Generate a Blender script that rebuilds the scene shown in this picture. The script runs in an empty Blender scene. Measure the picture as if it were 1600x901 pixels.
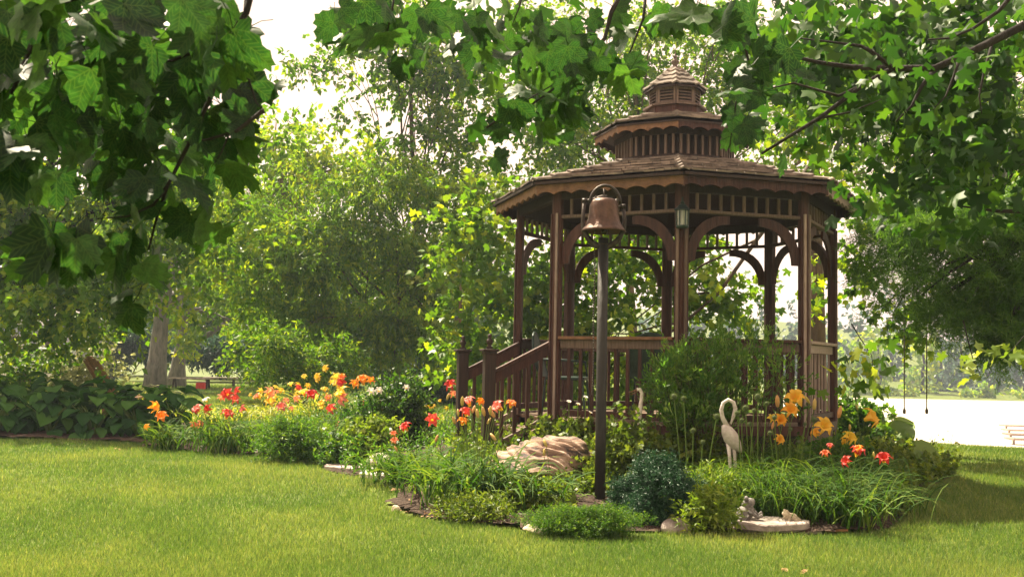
import bpy, bmesh, math, random
import numpy as np
from mathutils import Vector, Matrix, Euler
R_ = math.radians
rng = np.random.default_rng(7)
random.seed(7)
SC = bpy.context.scene
COL = SC.collection
# ---------------------------------------------------------------- camera
EYE = 1.3; FPX = 1600.0; PITCH = 0.0701; ROLL = 0.0204
cp, sp_, cr, sr = math.cos(PITCH), math.sin(PITCH), math.cos(ROLL), math.sin(ROLL)
FW = np.array([0, cp, sp_]); UPp = np.array([0, -sp_, cp])
RT = cr*np.array([1., 0, 0]) + sr*UPp
UP = -sr*np.array([1., 0, 0]) + cr*UPp
cam = bpy.data.cameras.new('camera'); camo = bpy.data.objects.new('camera', cam); COL.objects.link(camo)
cam.sensor_width = 36; cam.lens = 36*FPX/1600; cam.clip_end = 3000; cam.clip_start = 0.05
M = Matrix.Identity(4)
for i in range(3):
    M[i][0] = RT[i]; M[i][1] = UP[i]; M[i][2] = -FW[i]
M[2][3] = EYE
camo.matrix_world = M; SC.camera = camo
cam.dof.use_dof = True; cam.dof.focus_distance = 10.5; cam.dof.aperture_fstop = 9.0
# ---------------------------------------------------------------- light
SUN_AZ, SUN_EL = R_(-35), R_(57)          # azimuth from the view direction, negative is left
EXPO = 1.72
w = bpy.data.worlds.new('World'); SC.world = w; w.use_nodes = True
nt = w.node_tree; bg = nt.nodes['Background']
sky = nt.nodes.new('ShaderNodeTexSky'); sky.sky_type = 'NISHITA'; sky.sun_disc = False
sky.sun_elevation = SUN_EL; sky.sun_rotation = SUN_AZ; sky.dust_density = 6; sky.air_density = 1.2
mx = nt.nodes.new('ShaderNodeMix'); mx.data_type = 'RGBA'; mx.inputs[0].default_value = 0.955
nt.links.new(sky.outputs[0], mx.inputs[6]); mx.inputs[7].default_value = (4.9, 3.55, 2.72, 1)   # bright warm haze
nt.links.new(mx.outputs[2], bg.inputs[0]); bg.inputs[1].default_value = 0.1
sl = bpy.data.lights.new('sun', 'SUN'); sl.energy = 5.0; sl.angle = R_(0.6); sl.color = (1, .87, .64)
so = bpy.data.objects.new('sun', sl); COL.objects.link(so)
sd = Vector((math.sin(SUN_AZ)*math.cos(SUN_EL), math.cos(SUN_AZ)*math.cos(SUN_EL), math.sin(SUN_EL)))
so.rotation_euler = sd.to_track_quat('Z', 'Y').to_euler(); so.location = sd*60
vs = SC.view_settings; vs.view_transform = 'Standard'; vs.look = 'None'; vs.exposure = EXPO; vs.gamma = 1
SC.cycles.max_bounces = 8; SC.cycles.transmission_bounces = 6; SC.cycles.diffuse_bounces = 3; SC.cycles.glossy_bounces = 2
SC.cycles.volume_bounces = 0; SC.cycles.use_denoising = True; SC.cycles.sample_clamp_indirect = 6
try: SC.cycles.volume_step_rate = 4
except Exception: pass
# ---------------------------------------------------------------- helpers
CAMP = np.array([0, 0, EYE])
def ray(px, py):
    d = FW + RT*(px-800)/FPX + UP*(450.5-py)/FPX
    return d
def at(px, py, Y):
    d = ray(px, py); return CAMP + d*(Y/d[1])
def sm(a, b, x):
    t = np.clip((np.asarray(x, float)-a)/(b-a), 0, 1); return t*t*(3-2*t)
GC = np.array([1.957, 12.414]); PHI = -0.112
def H(x, y):
    x = np.asarray(x, float); y = np.asarray(y, float)
    d = np.hypot(x-GC[0], (y-GC[1]))
    h = 0.26*(1-sm(1.6, 4.3, d))
    h = h + 0.035*np.sin(x*.7+1.3)*np.cos(y*.45) * sm(9, 16, y)
    u = x-0.2*y
    lake = sm(1.2, 9, u)*sm(16.3, 33, y)
    lake = np.maximum(lake, sm(60, 80, y))
    far = sm(146, 152, y)*(x > -200)
    h = h*(1-lake) - 3.9*lake*(1-far) - 2.9*lake*far
    h = h + sm(152, 330, y)*16 + sm(152, 420, y)*8*np.sin(x*.021+1)
    h = h + sm(-30, -75, x)*4*(1-sm(60,80,y))
    return h
def gnd(px, py):
    d = ray(px, py)
    ts = np.linspace(3, 90, 8700); P = CAMP+d*(ts/d[1])[:, None]
    b = np.nonzero(P[:, 2] < H(P[:, 0], P[:, 1]))[0]
    return P[b[0]] if len(b) else P[-1]
def hz(x, y): return float(H(x, y))
MAT = {}
def ptree(name):
    m = bpy.data.materials.new(name); m.use_nodes = True; MAT[name] = m
    return m, m.node_tree, m.node_tree.nodes['Principled BSDF']
def noise_mat(name, c1, c2, scale=8, rough=.7, bump=.3, detail=6, stretch=(1, 1, 1), c3=None, spec=.3, bscale=None, metal=0, coords='Object', bdist=.02):
    m, nt, p = ptree(name); L = nt.links; N = nt.nodes
    tc = N.new('ShaderNodeTexCoord'); mp = N.new('ShaderNodeMapping'); mp.inputs['Scale'].default_value = stretch
    L.new(tc.outputs[coords], mp.inputs[0])
    n = N.new('ShaderNodeTexNoise'); n.inputs['Scale'].default_value = scale; n.inputs['Detail'].default_value = detail; n.inputs['Roughness'].default_value = .65
    L.new(mp.outputs[0], n.inputs[0])
    r = N.new('ShaderNodeValToRGB'); r.color_ramp.elements[0].position = .32; r.color_ramp.elements[1].position = .68
    r.color_ramp.elements[0].color = (*c1, 1); r.color_ramp.elements[1].color = (*c2, 1)
    if c3:
        e = r.color_ramp.elements.new(.5); e.color = (*c3, 1)
    L.new(n.outputs[0], r.inputs[0])
    oi = N.new('ShaderNodeObjectInfo'); hs = N.new('ShaderNodeHueSaturation')
    mr = N.new('ShaderNodeMapRange'); mr.inputs['To Min'].default_value = .78; mr.inputs['To Max'].default_value = 1.22
    L.new(oi.outputs['Random'], mr.inputs[0]); L.new(mr.outputs[0], hs.inputs['Value'])
    L.new(r.outputs[0], hs.inputs['Color']); L.new(hs.outputs[0], p.inputs['Base Color'])
    p.inputs['Roughness'].default_value = rough; p.inputs['Specular IOR Level'].default_value = spec; p.inputs['Metallic'].default_value = metal
    if bump:
        n2 = N.new('ShaderNodeTexNoise'); n2.inputs['Scale'].default_value = bscale or scale*3; n2.inputs['Detail'].default_value = 8
        L.new(mp.outputs[0], n2.inputs[0]); b = N.new('ShaderNodeBump'); b.inputs['Strength'].default_value = bump; b.inputs['Distance'].default_value = bdist
        L.new(n2.outputs[0], b.inputs['Height']); L.new(b.outputs[0], p.inputs['Normal'])
    return m
def leaf_mat(name, c1, c2, c3, trans=.45, tcol=None, rough=.45, spec=.3, use_obj=False, veins=False):
    """leaf: colour varies leaf by leaf; light also comes through the blade"""
    m, nt, p = ptree(name); L = nt.links; N = nt.nodes
    r = N.new('ShaderNodeValToRGB'); cr_ = r.color_ramp
    cr_.elements[0].color = (*c1, 1); cr_.elements[0].position = .05; cr_.elements[1].color = (*c3, 1); cr_.elements[1].position = .98
    e = cr_.elements.new(.55); e.color = (*c2, 1)
    rout = r.outputs[0]
    if use_obj:
        oi = N.new('ShaderNodeObjectInfo'); L.new(oi.outputs['Random'], r.inputs[0])
        if veins:
            tc = N.new('ShaderNodeTexCoord'); sx = N.new('ShaderNodeSeparateXYZ'); L.new(tc.outputs['Object'], sx.inputs[0])
            def mth(op, a, b=None):
                q = N.new('ShaderNodeMath'); q.operation = op
                for i, v in enumerate((a, b)):
                    if v is None: continue
                    if isinstance(v, (int, float)): q.inputs[i].default_value = v
                    else: L.new(v, q.inputs[i])
                return q.outputs[0]
            ax = mth('ABSOLUTE', sx.outputs[0]); th = mth('ARCTAN2', ax, sx.outputs[1]); rad = mth('POWER', mth('ADD', mth('MULTIPLY', ax, ax), mth('MULTIPLY', sx.outputs[1], sx.outputs[1])), .5)
            d = None
            for k in (0., .66, 1.25):
                e_ = mth('MULTIPLY', mth('ABSOLUTE', mth('SUBTRACT', th, k)), rad); d = e_ if d is None else mth('MINIMUM', d, e_)
            side = mth('MULTIPLY', mth('ABSOLUTE', mth('SINE', mth('MULTIPLY', mth('ADD', rad, mth('MULTIPLY', d, -1.2)), 34))), .03)
            d = mth('MINIMUM', d, side)
            vm = N.new('ShaderNodeMapRange'); vm.inputs['From Min'].default_value = .004; vm.inputs['From Max'].default_value = .014; vm.inputs['To Min'].default_value = .2; vm.inputs['To Max'].default_value = 0; L.new(d, vm.inputs[0])
            nz = N.new('ShaderNodeTexNoise'); nz.inputs['Scale'].default_value = 5; L.new(tc.outputs['Object'], nz.inputs[0]); h_ = N.new('ShaderNodeHueSaturation')
            m2 = N.new('ShaderNodeMapRange'); m2.inputs['From Min'].default_value = .3; m2.inputs['From Max'].default_value = .7; m2.inputs['To Min'].default_value = .65; m2.inputs['To Max'].default_value = 1.35; L.new(nz.outputs[0], m2.inputs[0]); L.new(m2.outputs[0], h_.inputs['Value']); L.new(r.outputs[0], h_.inputs['Color'])
            vx = N.new('ShaderNodeMix'); vx.data_type = 'RGBA'; L.new(vm.outputs[0], vx.inputs[0]); L.new(h_.outputs[0], vx.inputs[6]); vx.inputs[7].default_value = (.13, .2, .05, 1); rout = vx.outputs[2]
    else:
        a = N.new('ShaderNodeAttribute'); a.attribute_name = 'var'; L.new(a.outputs['Fac'], r.inputs[0])
    L.new(rout, p.inputs['Base Color']); p.inputs['Roughness'].default_value = rough; p.inputs['Specular IOR Level'].default_value = spec
    t = N.new('ShaderNodeBsdfTranslucent'); g = N.new('ShaderNodeMix'); g.data_type = 'RGBA'; g.blend_type = 'MULTIPLY'; g.inputs[0].default_value = 1
    L.new(rout, g.inputs[6]); g.inputs[7].default_value = (*(tcol or (2.3, 2.0, .7)), 1); g.clamp_result = True
    L.new(g.outputs[2], t.inputs[0])
    x = N.new('ShaderNodeMixShader'); x.inputs[0].default_value = trans
    L.new(p.outputs[0], x.inputs[1]); L.new(t.outputs[0], x.inputs[2]); L.new(x.outputs[0], nt.nodes['Material Output'].inputs[0])
    return m
def mesh_np(name, V, F, var=None, smooth=False):
    """V (n,3); F (m,k) equal-sized faces"""
    me = bpy.data.meshes.new(name); V = np.asarray(V, np.float32); F = np.asarray(F, np.int32)
    me.vertices.add(len(V)); me.vertices.foreach_set('co', V.ravel())
    k = F.shape[1]; me.loops.add(F.size); me.loops.foreach_set('vertex_index', F.ravel())
    me.polygons.add(len(F)); me.polygons.foreach_set('loop_start', np.arange(0, F.size, k, dtype=np.int32))
    me.polygons.foreach_set('loop_total', np.full(len(F), k, np.int32))
    if smooth: me.polygons.foreach_set('use_smooth', np.ones(len(F), bool))
    me.update(calc_edges=True)
    if var is not None:
        a = me.attributes.new('var', 'FLOAT', 'POINT'); a.data.foreach_set('value', np.asarray(var, np.float32))
    return me
def link(name, me, mat=None, parent=None, kind=None, label=None, cat=None, group=None, loc=None):
    o = bpy.data.objects.new(name, me); COL.objects.link(o)
    if mat is not None and me is not None and not len(me.materials): me.materials.append(MAT[mat] if isinstance(mat, str) else mat)
    if parent is not None: o.parent = parent
    if kind: o['kind'] = kind
    if label: o['label'] = label
    if cat: o['category'] = cat
    if group: o['group'] = group
    if loc is not None: o.location = loc
    return o
def thing(name, label, cat, loc=(0, 0, 0), rz=0, group=None):
    o = link(name, None, label=label, cat=cat, group=group); o.location = loc; o.rotation_euler = (0, 0, rz); o.empty_display_size = .1
    return o
class MB:
    def __init__(s): s.v = []; s.f = []
    def add(s, V, F):
        n = len(s.v); s.v += [tuple(map(float, q)) for q in V]; s.f += [tuple(i+n for i in q) for q in F]; return s
    def box(s, x0, x1, y0, y1, z0, z1):
        V = [(x, y, z) for x in (x0, x1) for y in (y0, y1) for z in (z0, z1)]
        return s.add(V, [(0, 1, 3, 2), (4, 6, 7, 5), (0, 4, 5, 1), (2, 3, 7, 6), (0, 2, 6, 4), (1, 5, 7, 3)])
    def prism(s, poly, z0, z1):
        n = len(poly); V = [(x, y, z0) for x, y in poly]+[(x, y, z1) for x, y in poly]
        return s.add(V, [tuple(range(n))[::-1], tuple(range(n, 2*n))]+[(i, (i+1) % n, n+(i+1) % n, n+i) for i in range(n)])
    def tube(s, P, r, k=8, cap=True):
        P = [np.asarray(p, float) for p in P]; r = r if hasattr(r, '__len__') else [r]*len(P)
        V = []; F = []; t0 = None; nn = None
        for i, p in enumerate(P):
            t = P[min(i+1, len(P)-1)]-P[max(i-1, 0)]; t = t/(np.linalg.norm(t)+1e-9)
            if nn is None:
                a = np.array([0, 0, 1.]) if abs(t[2]) < .9 else np.array([1., 0, 0]); nn = np.cross(t, a)
            nn = nn-t*np.dot(nn, t); nn /= np.linalg.norm(nn)+1e-9; b = np.cross(t, nn)
            for j in range(k):
                th = 2*math.pi*j/k; V.append(p+r[i]*(nn*math.cos(th)+b*math.sin(th)))
        for i in range(len(P)-1):
            for j in range(k): F.append((i*k+j, i*k+(j+1) % k, (i+1)*k+(j+1) % k, (i+1)*k+j))
        if cap: F += [tuple(range(k))[::-1], tuple(range((len(P)-1)*k, len(P)*k))]
        return s.add(V, F)
    def lathe(s, prof, c=(0, 0, 0), k=16):
        V = []; F = []; n = len(prof)
        for (r, z) in prof:
            for j in range(k):
                th = 2*math.pi*j/k; V.append((c[0]+r*math.cos(th), c[1]+r*math.sin(th), c[2]+z))
        for i in range(n-1):
            for j in range(k): F.append((i*k+j, i*k+(j+1) % k, (i+1)*k+(j+1) % k, (i+1)*k+j))
        return s.add(V, F)
    def mesh(s, name, smooth=False, bevel=0):
        me = bpy.data.meshes.new(name); me.from_pydata(s.v, [], s.f)
        if bevel:
            bm = bmesh.new(); bm.from_mesh(me); bmesh.ops.bevel(bm, geom=list(bm.edges), offset=bevel, segments=1, affect='EDGES', profile=.5)
            bm.to_mesh(me); bm.free()
        if smooth:
            me.polygons.foreach_set('use_smooth', np.ones(len(me.polygons), bool))
        me.update(); return me
    def obj(s, name, mat, parent=None, smooth=False, bevel=0, **kw):
        return link(name, s.mesh(name, smooth, bevel), mat, parent, **kw)
def nrm(v): return v/(np.linalg.norm(v, axis=-1, keepdims=True)+1e-9)
# ---- leaf templates: x across, y along the blade, z out of it
T_DIAMOND = (np.array([[0, 0, 0], [.32, .45, .06], [0, 1, -.06], [-.32, .45, .06]]), np.array([[0, 1, 2], [0, 2, 3]]))
T_LANCE = (np.array([[0, 0, 0], [.15, .4, .04], [0, 1, -.12], [-.15, .4, .04]]), np.array([[0, 1, 2], [0, 2, 3]]))
T_LOBE = (np.array([[0, 0, 0], [.42, .12, 0], [.5, .6, -.05], [.2, .55, .03], [0, 1.05, -.08], [-.2, .55, .03], [-.5, .6, -.05], [-.42, .12, 0]]),
          np.array([[0, 1, 2], [0, 2, 3], [0, 3, 4], [0, 4, 5], [0, 5, 6], [0, 6, 7]]))
T_NEEDLE = (np.array([[-.045, 0, 0], [.045, 0, 0], [0, 1, -.05]]), np.array([[0, 1, 2]]))
def leaves(P, A, Nn, S, T, r=rng, wscale=1.):
    """place template leaves: P point, A axis, Nn normal hint, S size"""
    A = nrm(A); X = nrm(np.cross(A, Nn)); Z = np.cross(X, A)
    tv, tf = T; tv = tv*np.array([wscale, 1, 1])
    V = P[:, None]+S[:, None, None]*(tv[None, :, 0:1]*X[:, None]+tv[None, :, 1:2]*A[:, None]+tv[None, :, 2:3]*Z[:, None])
    n, k = len(P), len(tv); F = (np.arange(n)*k)[:, None, None]+tf[None]
    return V.reshape(-1, 3), F.reshape(-1, 3), k
def cloud(starts, dirs, L, per, size, T, r, droop=.25, spread=.8, clump=0.0, upn=.6, axis_down=.3, var=(0, 1)):
    """twigs with leaves along them -> V,F,var"""
    n = len(starts); t = r.random((n, per))*.9+.1
    Ls = L*(.6+.8*r.random(n))
    P = starts[:, None]+dirs[:, None]*(t*Ls[:, None])[..., None]
    P[..., 2] -= droop*L*(t**2)
    P = P+r.normal(size=P.shape)*size*.25
    A = dirs[:, None]*.5+r.normal(size=P.shape)*spread*.6; A[..., 2] -= axis_down
    Nn = r.normal(size=P.shape); Nn[..., 2] += upn
    S = size*(.6+.7*r.random((n, per)))
    v = (r.random(n)[:, None]*.55+r.random((n, per))*.45)
    V, F, k = leaves(P.reshape(-1, 3), A.reshape(-1, 3), Nn.reshape(-1, 3), S.ravel(), T)
    vv = np.repeat(v.ravel()*(var[1]-var[0])+var[0], k)
    return V, F, vv
def blob_twigs(c, rad, n, r, shell=.45, up=0., out=.8, noise=.5):
    d = nrm(r.normal(size=(n, 3))); rr = (shell+(1-shell)*r.random(n)**.6)
    # uneven outline: push the radius by a few smooth lobes
    ph = r.random(6)*6.28
    lob = 1+.22*np.sin(3*np.arctan2(d[:, 2], d[:, 0])+ph[0])+.16*np.sin(5*np.arctan2(d[:, 1], d[:, 2]+.3)+ph[1])+.12*np.sin(7*np.arctan2(d[:, 2], d[:, 0]-.2)+ph[2])
    P = np.asarray(c)+d*np.asarray(rad)*(rr*lob)[:, None]
    D = nrm(d*out+r.normal(size=d.shape)*noise+np.array([0, 0, up]))
    return P, D
def joincl(parts):
    V = []; F = []; W = []; n = 0
    for v, f, w_ in parts:
        V.append(v); F.append(f+n); W.append(w_); n += len(v)
    return np.concatenate(V), np.concatenate(F), np.concatenate(W)
LEAFAREA = {id(T_DIAMOND): .32, id(T_LANCE): .16, id(T_LOBE): .5, id(T_NEEDLE): .045}
def px_blobs(bl, Y):
    """(px, py, half width px, half height px, cover[, dY]) -> world ellipsoids"""
    out = []
    for b in bl:
        y = Y+(b[5] if len(b) > 5 else 0); c = at(b[0], b[1], y); k = y/FPX
        out.append((c, (b[2]*k, max(b[2], b[3])*k*.8, b[3]*k), b[4]))
    return out
def clumped(blobs, r, k):
    out = []
    for c, rad, cov in blobs:
        rad = np.array(rad)
        for _ in range(k):
            d = r.normal(size=3); d = d/np.linalg.norm(d)*r.random()**.4; f = r.uniform(.3, .5)
            out.append((np.asarray(c)+d*rad*.85, (rad[0]*f*1.15, rad[1]*f, rad[2]*f*.75), cov*r.uniform(.9, 1.5)*2.0/(k*.17*1.15)*.70))
    return out
def crown_mesh(name, blobs, size, T, r, L=.6, per=12, droop=.2, up=0., out=.8, noise=.55, shell=.35, spread=.8, upn=.6, axis_down=.3):
    cl = []
    for c, rad, cover in blobs:
        n = cover*math.pi*rad[0]*rad[2]/(size*size*LEAFAREA[id(T)]*.5)
        nt_ = max(3, int(n/per)); P, D = blob_twigs(c, rad, nt_, r, shell, up, out, noise)
        cl.append(cloud(P, D, L, per, size, T, r, droop=droop, spread=spread, upn=upn, axis_down=axis_down))
    V, F, W = joincl(cl)
    return mesh_np(name, V, F, W)
def wander(p0, p1, n, amp, r, sag=0):
    p0 = np.asarray(p0, float); p1 = np.asarray(p1, float); L = np.linalg.norm(p1-p0)
    P = []; off = np.zeros(3)
    for i in range(n+1):
        t = i/n; off = off+r.normal(size=3)*amp*L/n
        P.append(p0+(p1-p0)*t+off*math.sin(math.pi*min(t*1.0, 1))**.5*(1 if i < n else 0)+np.array([0, 0, sag*L*math.sin(math.pi*t)]))
    return P
def tree(name, label, cat, base, blobs, leafmat, barkmat, size, T, seed, top=None, r0=.15, group=None, limbs=None, lean=(0, 0), crown_kw={}, forked=0, clump=6, trunk_pts=None, crownname='crown'):
    r = np.random.default_rng(seed)
    root = thing(name, label, cat, base, group=group); b = np.array(base, float)
    inv = lambda P: [np.asarray(p)-b for p in P]
    cs = [x[0] for x in blobs]
    if top is None: top = np.mean(cs, 0)
    P = trunk_pts if trunk_pts is not None else wander(b-np.array([0, 0, .2]), top, 8, .10, r)
    n = len(P)-1
    m = MB(); m.tube(inv(P), [r0*(1.35 if i == 0 else 1)*(1-.6*i/n) for i in range(n+1)], 10); m.obj('trunk', barkmat, root, smooth=True)
    order = sorted(range(len(cs)), key=lambda i: -blobs[i][1][0])[:(limbs if limbs is not None else 8)]
    for i in order:
        k = min(n-1, max(2, int(n*(.35+.5*r.random())))); s = P[k]
        Q = wander(s, cs[i]+r.normal(size=3)*.1*np.array(blobs[i][1]), 6, .16, r, .05)
        m = MB(); rb = r0*.42*(1-.3*r.random()); m.tube(inv(Q), [rb*(1-.75*j/6) for j in range(7)], 6)
        for q in range(4):
            s2 = Q[2+q % 4]; e2 = cs[i]+nrm(r.normal(size=3))*np.array(blobs[i][1])*.8
            Q2 = wander(s2, e2, 4, .2, r, .04); m.tube(inv(Q2), [rb*.45*(1-.8*j/4) for j in range(5)], 4, cap=False)
        m.obj('branch', barkmat, root, smooth=True)
    if clump: blobs = clumped(blobs, r, clump)
    me = crown_mesh(crownname, [(c-b, rad, cov) for c, rad, cov in blobs], size, T, r, **crown_kw)
    link(crownname, me, leafmat, root, kind='stuff')
    return root
# ---------------------------------------------------------------- materials
noise_mat('bark_grey', (.07, .068, .065), (.2, .19, .175), 9, .9, .8, stretch=(1, 1, .25))
noise_mat('bark_brown', (.10, .065, .035), (.26, .18, .10), 9, .9, .8, stretch=(1, 1, .25))
noise_mat('bark_mid', (.045, .035, .025), (.13, .095, .06), 9, .9, .8, stretch=(1, 1, .25))
noise_mat('bark_dark', (.01, .009, .008), (.03, .026, .022), 14, .9, .8, stretch=(1, 1, .3))
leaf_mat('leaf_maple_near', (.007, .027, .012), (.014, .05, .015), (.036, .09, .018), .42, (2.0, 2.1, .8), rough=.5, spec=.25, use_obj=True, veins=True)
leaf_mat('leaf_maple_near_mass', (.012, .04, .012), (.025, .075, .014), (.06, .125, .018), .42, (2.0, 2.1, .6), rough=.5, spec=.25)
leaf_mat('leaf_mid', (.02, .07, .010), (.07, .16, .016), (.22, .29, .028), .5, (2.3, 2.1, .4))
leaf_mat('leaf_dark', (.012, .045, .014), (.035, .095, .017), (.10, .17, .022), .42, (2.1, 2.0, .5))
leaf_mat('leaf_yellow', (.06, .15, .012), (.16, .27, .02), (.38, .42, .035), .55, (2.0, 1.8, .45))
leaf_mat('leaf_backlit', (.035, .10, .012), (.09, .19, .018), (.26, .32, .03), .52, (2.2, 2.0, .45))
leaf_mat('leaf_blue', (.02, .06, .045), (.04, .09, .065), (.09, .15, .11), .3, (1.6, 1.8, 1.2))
leaf_mat('leaf_cream', (.1, .14, .06), (.26, .30, .16), (.5, .5, .33), .35, (1.5, 1.4, .9))
leaf_mat('leaf_pine', (.035, .10, .02), (.075, .17, .03), (.16, .27, .05), .45, (1.8, 1.8, .6))
leaf_mat('leaf_spruce', (.013, .05, .024), (.026, .085, .04), (.06, .14, .07), .15, (1.4, 1.6, 1.1))
leaf_mat('leaf_bush', (.025, .08, .015), (.06, .15, .022), (.18, .27, .04), .45, (2.0, 1.9, .6))
leaf_mat('leaf_willow', (.04, .12, .025), (.09, .2, .035), (.22, .32, .08), .45, (1.9, 1.8, .7))
leaf_mat('leaf_ground', (.035, .08, .012), (.10, .16, .022), (.22, .27, .05), .4, (1.9, 1.8, .6))
leaf_mat('leaf_lime', (.09, .17, .02), (.16, .25, .03), (.28, .34, .06), .4, (1.8, 1.7, .6))
leaf_mat('leaf_hosta', (.014, .055, .013), (.03, .10, .02), (.07, .17, .03), .3, (2.0, 2.1, .6), rough=.7, spec=.12, use_obj=True)
leaf_mat('leaf_hosta_lime', (.07, .14, .02), (.10, .19, .025), (.15, .24, .035), .4, (1.9, 1.8, .6), rough=.35, spec=.4, use_obj=True)
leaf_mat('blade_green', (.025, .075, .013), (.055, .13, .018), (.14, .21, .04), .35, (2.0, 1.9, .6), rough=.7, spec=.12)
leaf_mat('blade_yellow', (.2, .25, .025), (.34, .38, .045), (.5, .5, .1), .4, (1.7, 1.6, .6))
leaf_mat('grass_blade', (.058, .13, .03), (.118, .195, .05), (.30, .33, .12), .4, (1.7, 1.6, .7))
leaf_mat('stem', (.10, .17, .03), (.14, .2, .04), (.2, .24, .06), .2)
noise_mat('lawn', (.08, .12, .022), (.17, .22, .04), 1.3, .95, .6, c3=(.09, .125, .016), bscale=60, coords='Object')
noise_mat('mulch', (.03, .018, .012), (.13, .085, .06), 22, .95, 1., c3=(.06, .038, .026), bscale=45, bdist=.04)
noise_mat('far_soil', (.17, .2, .04), (.3, .3, .06), .3, .95, .2)
noise_mat('wood', (.022, .007, .005), (.075, .030, .020), 9, .55, .5, c3=(.048, .015, .009), stretch=(4, 4, .35), spec=.35)
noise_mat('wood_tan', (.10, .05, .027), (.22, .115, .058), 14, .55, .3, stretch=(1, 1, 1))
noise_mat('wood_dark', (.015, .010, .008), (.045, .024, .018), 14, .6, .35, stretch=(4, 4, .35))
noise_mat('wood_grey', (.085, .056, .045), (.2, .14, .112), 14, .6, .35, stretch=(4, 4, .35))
noise_mat('deck_wood', (.12, .08, .055), (.22, .15, .1), 10, .7, .3, stretch=(1, 6, 1))
noise_mat('shingle', (.08, .066, .055), (.27, .22, .18), 5, .85, .4, c3=(.16, .13, .105), bscale=40, bdist=.01)
noise_mat('iron', (.035, .03, .028), (.09, .075, .065), 20, .45, .3, metal=.6)
noise_mat('bronze', (.06, .036, .026), (.19, .11, .08), 9, .45, .35, metal=.5)
noise_mat('pole_paint', (.010, .010, .010), (.03, .028, .024), 12, .5, .3, stretch=(1, 1, .3))
noise_mat('wood_skylit_weathered', (.18, .13, .11), (.4, .31, .27), 14, .6, .35, stretch=(4, 4, .35))  # gazebo right side: sky light put into the wood colour; dock: weathered tone
noise_mat('white_paint', (.5, .46, .42), (.8, .76, .7), 9, .6, .3)
noise_mat('white_stone', (.55, .48, .44), (.82, .77, .72), 18, .8, .5)
noise_mat('stone_grey', (.2, .17, .15), (.52, .45, .41), 7, .85, .7)
noise_mat('stone_dark', (.1, .095, .09), (.3, .28, .26), 18, .85, .8)
noise_mat('stone_cream', (.38, .32, .22), (.65, .56, .42), 14, .85, .5)
noise_mat('dry_leaf', (.22, .1, .04), (.5, .32, .18), 12, .8, .3)
noise_mat('red_paint', (.5, .03, .02), (.7, .06, .05), 10, .5, .1)
noise_mat('pale_blue', (.35, .38, .5), (.5, .5, .65), 3, .7, .1)
noise_mat('cedar', (.14, .065, .028), (.32, .17, .075), 12, .6, .3, stretch=(1, 6, 1))
noise_mat('rope', (.05, .045, .04), (.12, .1, .08), 30, .9, .3)
noise_mat('chair_metal', (.015, .03, .025), (.04, .07, .06), 10, .35, .1, metal=.3)
# boulder: banded pinkish sediment
m, nt_b, p = ptree('boulder'); N = nt_b.nodes; L = nt_b.links
tc = N.new('ShaderNodeTexCoord'); mp = N.new('ShaderNodeMapping'); mp.inputs['Rotation'].default_value = (.3, .5, .2); mp.inputs['Scale'].default_value = (1, 1, 4.2)
L.new(tc.outputs['Object'], mp.inputs[0]); n = N.new('ShaderNodeTexNoise'); n.inputs['Scale'].default_value = 3.6; n.inputs['Detail'].default_value = 15; n.inputs['Roughness'].default_value = .72; n.inputs['Distortion'].default_value = 1.0
L.new(mp.outputs[0], n.inputs[0]); r = N.new('ShaderNodeValToRGB'); e = r.color_ramp
e.elements[0].position = .40; e.elements[0].color = (.06, .05, .05, 1); e.elements[1].position = .68; e.elements[1].color = (.66, .52, .42, 1)
q = e.elements.new(.47); q.color = (.26, .17, .13, 1); q = e.elements.new(.53); q.color = (.42, .28, .20, 1)
L.new(n.outputs[0], r.inputs[0]); L.new(r.outputs[0], p.inputs['Base Color']); p.inputs['Roughness'].default_value = .85
b = N.new('ShaderNodeBump'); b.inputs['Strength'].default_value = .9; b.inputs['Distance'].default_value = .05; L.new(n.outputs[0], b.inputs['Height']); L.new(b.outputs[0], p.inputs['Normal'])
# water: pale base colour stands in for bright sky glare on the lake
m, ntw, p = ptree('water'); p.inputs['Base Color'].default_value = (.6, .55, .46, 1); p.inputs['Roughness'].default_value = .3; p.inputs['Specular IOR Level'].default_value = .3; p.inputs['IOR'].default_value = 1.33
N = ntw.nodes; n = N.new('ShaderNodeTexNoise'); n.inputs['Scale'].default_value = 1.3; n.inputs['Detail'].default_value = 4; tc = N.new('ShaderNodeTexCoord')
ntw.links.new(tc.outputs['Object'], n.inputs[0]); b = N.new('ShaderNodeBump'); b.inputs['Strength'].default_value = .8; b.inputs['Distance'].default_value = .3
ntw.links.new(n.outputs[0], b.inputs['Height']); ntw.links.new(b.outputs[0], p.inputs['Normal'])
# lantern glass
m, ntg, p = ptree('lamp_glass'); p.inputs['Base Color'].default_value = (.75, .8, .72, 1); p.inputs['Roughness'].default_value = .2; p.inputs['Transmission Weight'].default_value = .7
for nme, ca, cb in (('petal_orange', (.85, .26, .015), (.95, .45, .03)), ('petal_amber', (.9, .42, .03), (.98, .6, .07)), ('petal_red', (.55, .03, .02), (.8, .10, .07)), ('petal_pink', (.7, .12, .10), (.85, .38, .3)),
                    ('petal_yellow', (.85, .55, .03), (.95, .75, .10)), ('petal_salmon', (.75, .2, .08), (.9, .42, .22)), ('petal_white', (.75, .72, .65), (.9, .88, .82)), ('throat', (.85, .5, .03), (.95, .75, .08))):
    leaf_mat(nme, ca, tuple((a+b_)/2 for a, b_ in zip(ca, cb)), cb, .4, (1.05, 1.05, 1.0), rough=.5, use_obj=True)
leaf_mat('bud', (.5, .42, .1), (.6, .4, .15), (.7, .35, .15), .2, (1, 1, 1), use_obj=True)
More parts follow.
